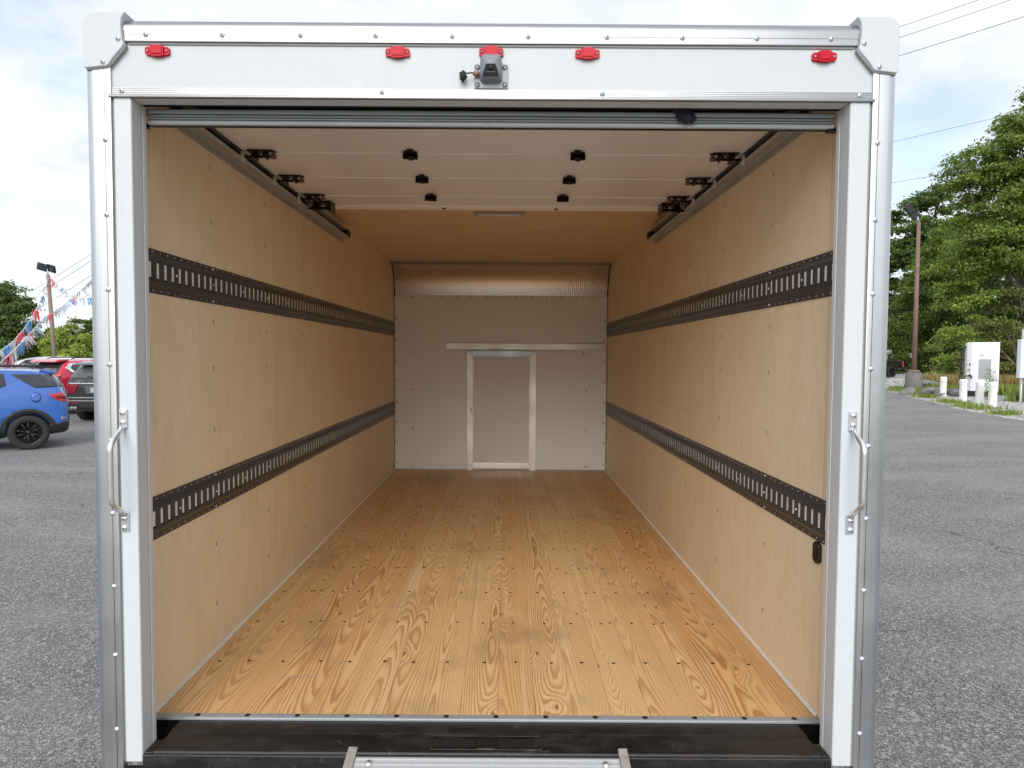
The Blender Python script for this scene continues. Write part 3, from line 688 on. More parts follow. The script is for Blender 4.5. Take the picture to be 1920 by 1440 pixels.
# --- bumper step
bu = MB().use('bumper')
bu.prism([(2.030, .770), (2.036, .7765), (2.110, .7770), (2.1125, .7745), (2.1245, .7745), (2.127, .7755), (2.1375, .7755), (2.140, .7775), (2.2105, .7765), (2.2105, .60), (2.05, .58), (2.030, .585)], 0, -1.118, 1.010)
bu = T(bu.build('rear_bumper', bevel=.0025, seg=3)); tag(bu, 'scuffed black steel step bumper')
for x0, x1 in ((-1.1425, -1.1182), (1.0102, 1.034)): MB().use('bumper').box(x0, x1, 2.030, 2.100, .585, .7755).build('bumper_end', bu, bevel=.004, seg=3)
MB().use('bumper').box(-1.19, 1.08, 2.005, 2.029, .35, .735).build('bumper_face', bu, bevel=.003)
MB().use('bumper').box(-1.143, 1.034, 2.018, 2.0295, .72, .7735).build('bumper_lip', bu, bevel=.004, seg=3)
pk = MB().use('bumper')
fx0, fx1 = -.238, .120
for q in ((fx0, fx1, 2.121, 2.126), (fx0, fx1, 2.046, 2.051), (fx0, fx0 + .006, 2.0512, 2.1208), (fx1 - .006, fx1, 2.0512, 2.1208), (-.085, -.030, 2.0512, 2.1208)): pk.box(*q, .7772, .7812)
pk.build('tread_plate', bu, bevel=.0012)
for x0, x1 in ((-.212, -.095), (-.020, .098)): MB().use('blackm').box(x0, x1, 2.066, 2.108, .7773, .7779).build('pocket', bu)
MB().use('rivet').box(-.085, -.035, 2.0470, 2.0485, .7815, .7820).build('worn_edge', bu)
T(MB().use('spring').box(XL - .01, XR + .01, 2.2125, 2.2385, .62, .7755).build('rear_crossmember'))

# --- loading ramp hooked on the bumper
rp = Vector((-.053, 2.052, .7785)); SLP = math.atan(.235); Lr = 3.25
ra = MB().use('ramp')
hw = .415
n_pl = 17
for k in range(n_pl):
    ya = -.028 - k * (Lr - .03) / n_pl; yb = ya - (Lr - .03) / n_pl + .002
    ra.box(-hw, hw, yb, ya, -.012, 0)
    for j in range(9): ra.box(-hw + .001, hw - .001, ya - .012 - j * .0195 - .0028, ya - .012 - j * .0195, .0002, .0026)
ramp = ra.build('loading_ramp')
ramp.parent = truck; ramp.matrix_parent_inverse = Matrix.Translation(-TB)
ramp.location = rp; ramp.rotation_euler = (SLP, 0, 0)
for s in (-1, 1):
    MB().use('worn').box(*sorted((s * hw + s * .0015, s * (hw + .032))), -Lr, .003, -.075, .0060).build('side_rail', ramp, bevel=.004)
    put('bolt', rivet_me, ramp, (s * (hw - .045), -.062, .0028), (R(-90), 0, 0), (1.5,) * 3)
MB().use('ramp').box(-hw, hw, -.027, .0, -.020, -.003).build('hook_plate', ramp, bevel=.002)
for k in range(5): MB().use('ramp').box(-hw, hw, -.5 - k * .62, -.46 - k * .62, -.06, -.0125).build('crossbar', ramp)
tag(ramp, 'ribbed aluminium loading ramp leaning on the bumper')
# ================================================================== GROUND AND SURROUNDINGS
def mat_gravel():
    b = NB('gravel'); v = b.n('ShaderNodeTexVoronoi', {0: b.co, 'Scale': 11.}); s1 = b.n('ShaderNodeSeparateColor', {0: v.outputs[1]}).outputs[0]
    c = b.ramp(s1, [(0., (.15, .145, .14)), (.5, (.36, .35, .34)), (1., (.62, .61, .59))])
    g = b.noise(b.co, .8, 5, .65)
    c = b.mix(b.rng(g, .55, .68, 0., .8), c, (.13, .17, .05))
    b.bump(v.outputs[0], .8, .03); return b.done(c, .9, 0.)
def mat_field():
    b = NB('dry_field'); g = b.noise(b.co, .5, 6, .65); f = b.noise(b.co, 9., 4, .7)
    c = b.ramp(g, [(.3, (.10, .15, .035)), (.5, (.22, .21, .08)), (.7, (.38, .31, .15))])
    c = b.mix(b.rng(f, .3, .7, 0., .5), c, (.08, .09, .03)); b.bump(f, 1., .08); return b.done(c, .95, 0.)
M['gravel'] = mat_gravel(); M['field'] = mat_field()
M['grass'] = mat_leaf('green_grass', (.08, .115, .022), (.24, .30, .06), .1)
M['straw'] = mat_leaf('dry_grass', (.19, .15, .055), (.36, .28, .12), .1)
M['leaf_dark'] = mat_leaf('leaves_dark', (.038, .072, .020), (.13, .195, .048), .02)
M['leaf_mid'] = mat_leaf('leaves_mid', (.060, .102, .023), (.215, .295, .064), .05)
M['leaf_bright'] = mat_leaf('leaves_bright', (.08, .138, .028), (.30, .40, .08), .10)
M['leaf_olive'] = mat_leaf('leaves_olive', (.075, .095, .032), (.24, .265, .085), .06)
M['leaf_willow'] = mat_leaf('leaves_willow', (.19, .25, .05), (.38, .47, .11), .10)
M['bark'] = plain('bark', (.085, .075, .062), .9, 0, .4, 3., .5)
M['twig'] = plain('grey_twigs', (.20, .17, .13), .9, 0, .3, 3.)

tag(MB().use('field').add([(-2500, -2500, 0), (2500, -2500, 0), (2500, 2500, 0), (-2500, 2500, 0)], [(0, 1, 2, 3)]).build('ground'), kind='structure')
edge = [(10.5, -40), (13.0, -8), (15.2, 10), (16.6, 19.0), (17.0, 21.4), (17.5, 23.8), (18.3, 26.6), (19.5, 29.6), (21.2, 34.5), (23.6, 40.5), (27.5, 47.5), (34, 55)]
pts = edge + [(34, 66), (-70, 66), (-70, -40)]
def sheet(name, mat, pts, z):
    tris = tessellate_polygon([[Vector((*p, 0)) for p in pts]])
    return tag(MB().use(mat).add([(p[0], p[1], z) for p in pts], tris).build(name), kind='structure')
sheet('parking_lot', 'asphalt', pts, .008)
grv = [(x - .5, y) for x, y in edge[1:10]] + [(26.5, 41.5), (31, 41), (34, 38), (36, 30), (36, -8)]
sheet('gravel_verge', 'gravel', grv, .004)
gx, gy = [22 + k * 1.6 for k in range(34)], [44.6 + k * .55 for k in range(44)]
hz = lambda x, y: .56 * max(0., min(1., (y - 45.2) / 3.2)) * max(0., min(1., (x - 23.5) / 3.5)) + .05 * math.sin(x * 1.3) * math.sin(y * .9) * (y > 46) - .02
vs = [(x, y, hz(x, y)) for y in gy for x in gx]; n_ = len(gx)
tag(MB().use('gravel', True).add(vs, [(j * n_ + i, j * n_ + i + 1, (j + 1) * n_ + i + 1, (j + 1) * n_ + i) for j in range(len(gy) - 1) for i in range(n_ - 1)]).build('raised_gravel_track', fix=False), kind='structure')

def leafmesh(name, P, Nrm, L, Wd, mat, parent=None, droop=0.):
    """one rhombic leaf per row of P, pointing along a random direction in the plane normal to Nrm"""
    n = len(P); Nrm = Nrm / np.linalg.norm(Nrm, axis=1)[:, None]
    d = rng.normal(size=(n, 3)); d[:, 2] -= droop; d -= Nrm * (d * Nrm).sum(1)[:, None]; d /= np.linalg.norm(d, axis=1)[:, None] + 1e-9
    s_ = np.cross(Nrm, d); L = L[:, None]; Wd = Wd[:, None]
    V = np.stack([P - d * L * .5, P + s_ * Wd * .5 + Nrm * L * .06, P + d * L * .5 - Nrm * L * .12, P - s_ * Wd * .5 + Nrm * L * .06], 1).reshape(-1, 3)
    me = bpy.data.meshes.new(name); me.vertices.add(4 * n); me.vertices.foreach_set('co', V.ravel().astype(np.float32))
    me.loops.add(4 * n); me.loops.foreach_set('vertex_index', np.arange(4 * n, dtype=np.int32))
    me.polygons.add(n); me.polygons.foreach_set('loop_start', np.arange(0, 4 * n, 4, dtype=np.int32)); me.polygons.foreach_set('loop_total', np.full(n, 4, dtype=np.int32))
    me.materials.append(M[mat]); me.update(calc_edges=True); me.validate()
    return link(name, me, parent)

def tree(name, x, y, lobes, label, cat, leaf, group=None, size=.30, dens=1., trunk=.28, droop=.3, base=0., nclump=None, rc=.9):
    """lobes: (dx, dy, z, rx, rz) ellipsoids filled with leaf clumps; the trunk sends a limb into each"""
    t = tag(empty(name, (x, y, base)), label, cat, group)
    P = []; Nn = []; mb = MB().use('bark', True); top = max(l[2] for l in lobes)
    for (dx, dy, z, rx, rz) in lobes:
        vol = rx * rx * rz
        k = max(6, int(dens * 3.4 * vol ** .76)) if nclump is None else nclump
        for _ in range(k):
            v = rng.normal(size=3); v /= np.linalg.norm(v); rr = rng.uniform(.45, 1.03) ** .6
            c = np.array([dx + v[0] * rx * rr, dy + v[1] * rx * rr, z + v[2] * rz * rr])
            if c[2] < .4: c[2] = rng.uniform(.4, 1.2)
            m = int(rng.uniform(70, 130) * dens ** .3 * (1.75 if y < 62 and y > 40 else 1.25)); r_ = rc * rng.uniform(.55, 1.25)
            q = rng.normal(size=(m, 3)) * np.array([r_, r_, r_ * .42]) * .55
            q[:, 2] -= droop * .25 * (q[:, 0] ** 2 + q[:, 1] ** 2) / r_
            P.append(c + q); nn = rng.normal(size=(m, 3)) * .55 + np.array([v[0] * .5, v[1] * .5, .75 + v[2] * .3]); Nn.append(nn)
        a = Vector((0, 0, max(.8, z * .35))); b_ = Vector((dx, dy, z)); mid = a.lerp(b_, .5) + Vector((rng.normal() * .3, rng.normal() * .3, .3))
        mb.tube([a, mid, b_], [trunk * .36, trunk * .22, trunk * .08], 6)
        for _ in range(4):
            v = rng.normal(size=3); v /= np.linalg.norm(v)
            e = Vector((dx + v[0] * rx * .9, dy + v[1] * rx * .9, z + v[2] * rz * .8)); mb.tube([b_.lerp(mid, .5), b_.lerp(e, .4) + Vector((0, 0, .2)), e], [trunk * .16, trunk * .10, trunk * .03], 5)
    mb.tube([(0, 0, -.1), (rng.normal() * .12, rng.normal() * .1, top * .3), (rng.normal() * .3, rng.normal() * .2, top * .85)], [trunk, trunk * .6, trunk * .15], 9)
    P = np.concatenate(P); Nn = np.concatenate(Nn); P[:, 2] = np.maximum(P[:, 2], .12)
    L = rng.uniform(.6, 1.35, len(P)) * size * (.74 if 40 < y < 62 else .88)
    leafmesh('crown', P, Nn, L, L * rng.uniform(.45, .7, len(P)), leaf, t, droop)
    mb.build('trunk', t, fix=False)
    return t

# --- right-hand wood: tall trees, vine-covered trees and shrubs
G = 'trees along the wood behind the charging station'
tree('broadleaf_tree', 38.8, 49, [(0, 0, 17.5, 3.4, 3.0), (1.5, 1, 20, 2.6, 2.4), (-4.2, 0, 15.8, 2.3, 1.3), (-5.6, -.5, 15.2, 1.2, .8), (-2.4, 0, 12.6, 3.0, 2.4), (1.5, 0, 11.5, 3.6, 3.0), (-1.2, -.5, 18.6, 2.0, 1.3), (3.5, 0, 16, 3, 3.5), (-2.6, 0, 16.6, 2.4, 1.8), (-3.0, -.3, 10.4, 2.4, 2.0)], 'tallest tree, at the right edge, with a thin branch reaching left', 'tree', 'leaf_mid', G, .34, 1.35, .26)
tree('broadleaf_tree', 47.8, 76, [(0, 0, 17.5, 4.0, 3.0), (-2.5, 0, 14.0, 3.0, 2.4), (2.6, 0, 15.5, 3.2, 3.2), (0, 0, 12.5, 4, 2.5), (1.2, 0, 20.6, 1.8, 1.3), (-1.0, 0, 9.5, 3.4, 2.4)], 'dark round-topped tree behind the rust-brown light pole', 'tree', 'leaf_dark', G, .44, 1.0, .30)
tree('broadleaf_tree', 46.0, 72, [(-1.5, 0, 7.0, 2.6, 4.0), (1, 0, 10, 2.4, 3), (-1.0, -1, 3.2, 3.2, 3.0)], 'dark tree nearest the truck behind the black pickup', 'tree', 'leaf_dark', G, .42, .8, .3)
tree('vine_covered_tree', 36.2, 51, [(0, 0, 11.0, 1.9, 1.7), (-1.3, 0, 9.0, 1.7, 1.8), (.9, -.3, 8.4, 2.2, 1.8), (-.6, 0, 6.6, 2.0, 1.5), (2.2, 0, 11.3, 1.9, 1.4)], 'bright vine-draped tree right of the rust-brown light pole', 'tree', 'leaf_bright', G, .30, 1.15, .26, .6)
tree('broadleaf_tree', 41.5, 50, [(-1.8, 0, 10.0, 2.4, 2.2), (1.8, 0, 11.5, 2.6, 2.6), (0, -.5, 7.2, 2.8, 1.9), (-2.8, -.5, 6.6, 2.0, 1.5), (2.8, -.5, 7.2, 2.6, 2.4)], 'olive tree rising behind the white charging cabinet', 'tree', 'leaf_olive', G, .30, 1.0, .28, .6)
tree('broadleaf_tree', 45.5, 60, [(0, 0, 9.5, 4.0, 3.2), (-3.5, 0, 7.0, 3.2, 3.4), (3.0, 0, 5.5, 3.4, 3.6), (-1.5, 0, 3.6, 4.0, 3.0), (0, 0, 14, 3, 3)], 'dark tree filling the gap behind the olive tree', 'tree', 'leaf_dark', G, .45, .7, .3)
tree('broadleaf_tree', 44.2, 67, [(0, 0, 11.5, 3.0, 3.2), (-1.5, 0, 8, 2.8, 3), (1.5, 0, 14.0, 2.4, 2.0), (0, 0, 4.5, 3.2, 3.4)], 'green tree between the dark round-topped tree and the vine-draped one', 'tree', 'leaf_mid', G, .40, .9, .28)
tree('broadleaf_tree', 54.0, 80, [(0, 0, 10, 4.5, 4.5), (-4, 0, 6, 4, 4), (3.5, 0, 6, 4, 4.4), (0, 0, 15.5, 3, 3)], 'dark tree deep in the wood behind the vine-draped tree', 'tree', 'leaf_dark', G, .55, .6, .3)
GS = 'shrubs at the foot of the wood'
for x, y, lb, lf, lab in ((34.3, 49.8, [(0, 0, 3.2, 1.9, 1.6), (1.4, 0, 4.2, 1.7, 1.3), (-.6, 0, 1.3, 1.8, 1.1)], 'leaf_bright', 'pale green shrub just right of the rust-brown light pole'),
                          (35.6, 48.2, [(0, 0, 3.6, 2.1, 1.5), (1.3, -.3, 2.0, 2.0, 1.5), (-1.4, 0, 1.4, 1.5, 1.1)], 'leaf_olive', 'olive shrub left of the white charging cabinet'),
                          (38.6, 47.6, [(0, 0, 4.0, 2.0, 1.4), (0, 0, 1.9, 2.2, 1.6), (1.8, 0, 4.9, 1.5, 1.0)], 'leaf_olive', 'olive shrub right behind the white charging cabinet'),
                          (42.0, 48.0, [(0, 0, 3.6, 2.2, 1.9), (-.4, 0, 1.4, 2.1, 1.3), (1.6, 0, 5.6, 1.5, 1.1)], 'leaf_mid', 'green shrub at the right edge behind the meter cabinet'),
                          (40.9, 66.0, [(0, 0, 2.2, 2.0, 1.8), (-1.2, 0, 4.2, 1.6, 1.6)], 'leaf_mid', 'green shrub directly behind the rust-brown light pole'),
                          (38.5, 66.0, [(0, 0, 2.0, 2.4, 1.9), (-1.6, 0, 4.4, 2.0, 2.2)], 'leaf_mid', 'green shrub directly behind the black pickup')):
    tree('shrub', x, y, lb, lab, 'shrub', lf, GS, .26, 1.3, .10, .5, rc=.75)
# bare dead twigs in the shrub behind the charger
mb = MB().use('twig', True)
for _ in range(26):
    a = rng.uniform(-.3, 1.2); p = Vector((0, 0, 1.2)); L_ = rng.uniform(2, 4.2); d = Vector((math.sin(a) * rng.choice((-1, 1)), -.25, 1.0)).normalized(); ps = [p]
    for k in range(5): ps.append(ps[-1] + d * L_ / 5); d = (d + Vector((rng.normal() * .18, rng.normal() * .1, -.10))).normalized()
    mb.tube(ps, [.04, .03, .022, .016, .01, .006], 4)
o = mb.build('dead_bush', fix=False); o.location = (36.6, 46.9, 0); tag(o, 'bare grey dead bush in front of the olive shrubs', 'bush')

# --- left-hand trees
GL = 'trees behind the parked cars'
tree('oak_tree', -62.6, 80, [(0, 0, 6.6, 4.0, 3.4), (-2.5, 0, 5.0, 3.2, 3.0), (2.8, 0, 5.2, 2.6, 2.8), (1.0, 0, 9.0, 2.4, 1.5), (4.0, 0, 7.6, 1.4, 1.5), (2.2, 0, 2.6, 2.8, 2.0)], 'large dark oak at the left edge of the photo', 'tree', 'leaf_dark', GL, .42, .95, .4)
tree('willow_tree', -53.2, 80, [(0, 0, 3.6, 2.2, 2.0), (1.6, 0, 3.2, 1.8, 1.7), (-1.3, 0, 2.6, 1.8, 1.7), (.6, 0, 1.6, 2.4, 1.4)], 'rounded pale green willow right of the wooden light pole', 'tree', 'leaf_willow', GL, .34, 2.1, .25, 1.6, rc=.65)
tree('willow_tree', -58.2, 84, [(0, 0, 3.8, 1.9, 1.9), (1.3, 0, 2.6, 1.7, 1.7), (-1.4, 0, 2.2, 1.6, 1.6)], 'pale green willow left of the wooden light pole', 'tree', 'leaf_willow', GL, .34, 1.9, .25, 1.6, rc=.65)
tree('broadleaf_tree', -67.5, 112, [(-3.5, 0, 6.2, 3.2, 1.9), (1, 0, 6.8, 3.8, 2.4), (3.4, 0, 8.2, 2.5, 2.2), (0, 0, 3, 5.6, 2.4)], 'dark tree showing above the rounded willow', 'tree', 'leaf_dark', GL, .55, .9, .3)
tree('broadleaf_tree', -52.0, 66, [(0, 0, 2.3, 1.4, 1.3), (-1.2, 0, 1.6, 1.4, 1.2)], 'small green tree under the pennants at the left edge', 'tree', 'leaf_mid', GL, .3, 1.4, .15)
mb = []
P = rng.uniform((-95, 88, .2), (-45, 92, 3.6), size=(16000, 3)); Nn = rng.normal(size=P.shape) + (0, -.5, .6); L = rng.uniform(.35, .6, len(P))
h_ = leafmesh('hedge_row', P, Nn, L, L * .6, 'leaf_mid'); tag(h_, kind='stuff')

# --- grass and weeds
def tufts(name, centres, h, spread, mat, per=14):
    P = []; N_ = []
    for c in centres:
        m = per; q = rng.normal(size=(m, 2)) * spread; P.append(np.column_stack([c[0] + q[:, 0], c[1] + q[:, 1], np.full(m, h * .45)])); 
    P = np.concatenate(P); n = len(P); H = rng.uniform(.5, 1.2, n) * h; P[:, 2] = H * .5
    a = rng.uniform(0, 6.28, n); W_ = H * .10 + .006; ln = rng.normal(size=(n, 2)) * .22
    dx = np.cos(a) * W_; dy = np.sin(a) * W_
    V = np.stack([np.column_stack([P[:, 0] - dx, P[:, 1] - dy, np.zeros(n)]), np.column_stack([P[:, 0] + dx, P[:, 1] + dy, np.zeros(n)]), np.column_stack([P[:, 0] + ln[:, 0] * H, P[:, 1] + ln[:, 1] * H, H])], 1).reshape(-1, 3)
    me = bpy.data.meshes.new(name); me.vertices.add(3 * n); me.vertices.foreach_set('co', V.ravel().astype(np.float32)); me.loops.add(3 * n); me.loops.foreach_set('vertex_index', np.arange(3 * n, dtype=np.int32))
    me.polygons.add(n); me.polygons.foreach_set('loop_start', np.arange(0, 3 * n, 3, dtype=np.int32)); me.polygons.foreach_set('loop_total', np.full(n, 3, dtype=np.int32)); me.materials.append(M[mat]); me.update(calc_edges=True)
    return tag(link(name, me), kind='stuff')
def along(pl, n, off, jit):
    out = []
    for _ in range(n):
        k = rng.integers(0, len(pl) - 1); t = rng.uniform(); a, b = pl[k], pl[k + 1]
        out.append((a[0] + (b[0] - a[0]) * t + off + rng.normal() * jit, a[1] + (b[1] - a[1]) * t + rng.normal() * jit))
    return out
tufts('grass_strip', [c for c in along(edge[3:11], 420, .8, .30) if math.sin(c[1] * 1.9) + math.sin(c[1] * .7 + 1) > -.1] + along([(23.8, 40), (30, 46)], 260, .9, .5), .20, .18, 'grass', 10)
tufts('dry_grass', [(rng.uniform(30, 52), rng.uniform(44.0, 48.5)) for _ in range(1500)] + [(rng.uniform(41, 66), rng.uniform(58, 66)) for _ in range(500)], .85, .25, 'straw', 14)
tufts('field_grass', [(rng.uniform(28, 50), rng.uniform(40.5, 46.5)) for _ in range(700)] + [(rng.uniform(28.6, 33), rng.uniform(37.5, 41)) for _ in range(220)], .42, .25, 'grass', 14)
tufts('weeds', [(24.9 + rng.normal() * .35, 31.3 + rng.normal() * .3) for _ in range(26)] + [(28.8 + rng.normal() * .8, 37 + rng.normal() * .5) for _ in range(30)], .55, .16, 'grass', 16)
# tall spindly weed in front of the charger
wd = tag(empty('tall_weed', (24.1, 32.6, 0)), 'tall spindly weed growing against the front of the charging cabinet', 'weed')
P = []; st_ = MB().use('grass', True)
for k in range(6):
    x, y = rng.normal() * .18, rng.normal() * .12; H = rng.uniform(1.0, 1.75); st_.tube([(x, y, 0), (x + .05, y, H * .6), (x + rng.normal() * .08, y, H)], [.012, .009, .004], 5)
    for j in range(34): P.append((x + rng.normal() * .09, y + rng.normal() * .09, rng.uniform(.15, 1) * H))
st_.build('stem', wd, fix=False); P = np.array(P); L = rng.uniform(.07, .15, len(P)); leafmesh('leaves', P, rng.normal(size=P.shape), L, L * .4, 'leaf_bright', wd)
# broken paving slabs
M['stone'] = plain('broken_concrete', (.20, .195, .19), .9, 0, .45, 4., .5)
def slab(x, y, s):
    bm = bmesh.new(); bmesh.ops.create_icosphere(bm, subdivisions=2, radius=1)
    for v in bm.verts: v.co = Vector((v.co.x * (1 + rng.normal() * .12), v.co.y * (1 + rng.normal() * .12), v.co.z * (1 + rng.normal() * .1)))
    me = bpy.data.meshes.new('concrete_chunk'); bm.to_mesh(me); bm.free(); me.materials.append(M['stone'])
    o = put('concrete_chunk', me, None, (x, y, s * .22), (rng.normal() * .3, rng.normal() * .3, rng.uniform(0, 3)), (s, s * rng.uniform(.5, .9), s * rng.uniform(.22, .45)))
    return tag(o, 'grey chunk of the broken concrete heap behind the leftmost white bollard' if y < 38 and x < 28 else 'grey concrete slab lying in the grass behind the heap' if y > 40 else 'grey concrete chunk right of the charging cabinet', 'rubble', 'broken concrete')
for x, y, s in ((23.3, 36.4, .75), (24.2, 36.9, .6), (25.0, 36.2, .5), (24.4, 35.4, .55), (22.6, 36.9, .5), (25.4, 37.0, .7), (23.5, 35.7, .42), (24.9, 37.7, .6), (22.1, 36.3, .35), (27.9, 44.4, .8), (29.3, 44.6, .7), (29.0, 36.0, .45), (29.9, 35.8, .5)): slab(x, y, s)

# --- charging station
M['cab'] = plain('white_cabinet_paint', (.80, .80, .83), .4, 0, .03, 2.)
M['cab2'] = plain('cabinet_grey', (.45, .46, .49), .5)  # mid grey for the door gaps, grille backing and crossbar
M['grille'] = plain('perforated_grille', (.40, .42, .44), .6, 0, .2, 60.)
M['screen'] = plain('dark_screen', (.04, .045, .05), .2)
ch = tag(empty('charging_station', (25.75, 35.6, 0), R(-29)), 'tall white charging cabinet with a grey front grille behind four white bollards', 'charger')
a = .82; H1, H0 = 2.92, .30
body = MB().use('cab').prism([(-.80, -.42), (-.58, -.62), (.80, -.62), (.80, .5), (-.80, .5)], 2, H0, H1).build('cabinet', ch, bevel=.02)
MB().use('blackm').box(-.68, .70, -.52, .4, 0, H0 - .002).build('plinth', ch)
MB().use('cab2').box(-.48, .62, -.6232, -.6204, 2.80, 2.812).box(-.48, -.468, -.6232, -.6204, .38, 2.80).box(.608, .62, -.6232, -.6204, .38, 2.80).build('door_gap', body)
gr = MB().use('cab2').box(-.22, .40, -.628, -.6205, .95, 2.02).build('grille', ch)
for k in range(24): MB().use('grille').box(-.21 + k * .0255, -.196 + k * .0255, -.634, -.6285, .96, 2.01).build('grille_bar', gr)
MB().use('cab2').box(-.22, .40, -.634, -.6285, 1.47, 1.50).build('grille_crossbar', gr)
MB().use('grille').box(-.20, .03, -.626, -.6206, 2.20, 2.27).build('badge', ch)
def tx(body_, size, mat, loc, rot, parent, name='lettering'):
    cu = bpy.data.curves.new(name, 'FONT'); cu.body = body_; cu.size = size; cu.extrude = .004; cu.align_x = 'CENTER'
    o = bpy.data.objects.new(name, cu); COL.objects.link(o); dg_ = bpy.context.evaluated_depsgraph_get(); me = bpy.data.meshes.new_from_object(o.evaluated_get(dg_))
    bpy.data.objects.remove(o); me.materials.clear(); me.materials.append(M[mat]); q = put(name, me, parent, loc, rot); return q
# angled user panel on the left corner
nrm = Vector((-.20, -.22, 0)).normalized()
fp = empty('x'); COL.objects.unlink(fp); bpy.data.objects.remove(fp)
def onface(name, u, z, wd_, ht, mat, d=.006):
    c = Vector((-.69, -.52, z)) + Vector((.22, -.20, 0)).normalized() * u
    t_ = Vector((.22, -.20, 0)).normalized() * wd_ / 2; n_ = nrm * d
    vs = [c - t_ - Vector((0, 0, ht / 2)), c + t_ - Vector((0, 0, ht / 2)), c + t_ + Vector((0, 0, ht / 2)), c - t_ + Vector((0, 0, ht / 2))]
    vs = [v + nrm * .002 for v in vs] + [v + nrm * (.002 + d) for v in vs]
    return MB().use(mat).add(vs, [(0, 1, 2, 3), (4, 5, 6, 7), (0, 1, 5, 4), (1, 2, 6, 5), (2, 3, 7, 6), (3, 0, 4, 7)]).build(name, ch)
onface('status_light', -.06, 1.95, .05, .05, 'grille'); onface('card_reader', .05, 1.72, .07, .14, 'screen'); onface('reader_mark', -.09, 1.74, .04, .05, 'screen'); onface('touch_screen', .0, 1.43, .17, .15, 'grille')
MB().use('rubber', True).tube([(-.66, -.62, 1.15), (-.60, -.72, 1.10), (-.56, -.78, 1.0)], [.06, .05, .04], 10).build('connector_holster', ch)
MB().use('rubber', True).tube([(-.82, -.05, 2.72), (-.98, -.12, 2.45), (-1.03, -.2, 1.6), (-1.02, -.25, .9), (-1.12, -.35, .35), (-1.2, -.45, .12), (-1.14, -.5, .30), (-1.05, -.55, .75), (-.88, -.65, 1.1), (-.70, -.70, 1.12)], .035, 8).build('charging_cable', ch)
MB().use('rubber', True).tube([(-.82, .2, 2.7), (-1.0, .1, 2.4), (-1.08, 0, 1.5), (-1.10, 0, .4), (-1.05, -.05, .12)], .032, 8).build('charging_cable', ch)

ch.scale = (.88, .9, 1)
# --- bollards
M['boll'] = plain('white_bollard_sleeve', (.80, .80, .79), .45, 0, .06, 5.)
pf = [(.0, 1.06), (.10, 1.055), (.155, 1.03), (.168, 1.0), (.168, .955), (.160, .95), (.160, .935), (.168, .93), (.168, .90), (.162, .89), (.162, 0)]
bl = MB().use('boll', True).lathe([(r_ * 1.0, z_) for r_, z_ in pf], (0, 0, 0), (0, 0, 1), 20).mesh('sleeve')
for x, y, lab in ((23.65, 35.5, 'white bollard standing left of the charging cabinet, farthest from it'), (21.75, 31.2, 'white bollard hiding the left foot of the charging cabinet'), (20.75, 28.75, 'third white bollard from the left, before the middle of the charging cabinet'), (20.70, 27.9, 'rightmost white bollard, at the right corner of the charging cabinet')):
    b_ = tag(put('bollard', bl, None, (x, y, 0), (rng.normal() * .01, rng.normal() * .01, 0)), lab, 'bollard', 'white bollards guarding the charger')

# --- electric meter cabinet at the right edge
mc = tag(empty('meter_cabinet', (24.25, 30.9, 0)), 'pale grey electric meter cabinet on a galvanised post at the right edge of the photo', 'meter cabinet')
M['galv'] = plain('galvanised_post', (.50, .51, .52), .45, .6, .15, 8.); M['pale'] = plain('pale_grey_enclosure', (.66, .69, .74), .45, 0, .04, 3.)
for x in (0, 1.5): MB().use('galv', True).lathe([(0, 3.45), (.05, 3.44), (.055, 0)], (x, 0, 0), (0, 0, 1), 12).build('post', mc)
MB().use('pale').box(-.30, .0, -.30, -.058, 1.15, 2.95).build('enclosure', mc, bevel=.02)
MB().use('pale').box(.06, 1.5, -.34, -.058, 1.0, 3.0).build('main_enclosure', mc, bevel=.02)
MB().use('grille').lathe([(0, -.16), (.10, -.15), (.12, -.10), (.12, 0)], (.02, -.32, 2.35), (0, 1, 0), 18).build('meter', mc)
MB().use('galv').box(-.05, 1.55, -.058, -.05, .9, .98).box(-.05, 1.55, -.058, -.05, 3.05, 3.12).build('crossbar', mc)
MB().use('red').box(-.10, -.04, -.325, -.302, 2.42, 2.50).build('tag', mc)

# --- light poles
def floodlight(parent, loc, rot, s=1.):
    m = MB().use('black').box(-.30, .30, -.05, .05, -.22, .22).build('floodlight', parent, bevel=.02)
    m.location = loc; m.rotation_euler = rot; m.scale = (s,) * 3
    MB().use('screen').box(-.25, .25, -.062, -.0505, -.17, .17).build('lens', m)
M['wood_pole'] = plain('weathered_pole', (.24, .185, .15), .9, 0, .35, 3., .4)
M['rust_pole'] = plain('rust_painted_pole', (.22, .135, .115), .75, .1, .4, 2.2, .2)
M['conc'] = plain('stained_concrete', (.17, .16, .15), .9, 0, .35, 2.5, .4)
lp = tag(empty('light_pole', (-30.9, 45, 0)), 'leaning wooden pole with two floodlights and pennants tied to its top, behind the cars', 'light pole')
MB().use('wood_pole', True).tube([(0, 0, 0), (-.42, 0, 7.35)], [.17, .11], 12).build('pole', lp)
MB().use('galv', True).tube([(-.42, 0, 7.3), (-.45, 0, 7.75)], .04, 8).build('bracket', lp)
floodlight(lp, (-.72, -.05, 7.86), (R(20), R(16), R(18)), 1.15); floodlight(lp, (-.22, .05, 7.78), (R(20), R(16), R(-14)), 1.15)
lp = tag(empty('light_pole', (26.75, 43.1, 0)), 'rust-brown light pole set in a round concrete footing beside the black pickup', 'light pole')
MB().use('rust_pole', True).tube([(0, 0, .9), (.0, 0, 10.9)], [.155, .11], 14).build('pole', lp)
MB().use('conc', True).lathe([(.0, 1.12), (.42, 1.11), (.47, 1.04), (.52, .05), (.52, -.1)], (0, 0, 0), (0, 0, 1), 24).build('footing', lp)
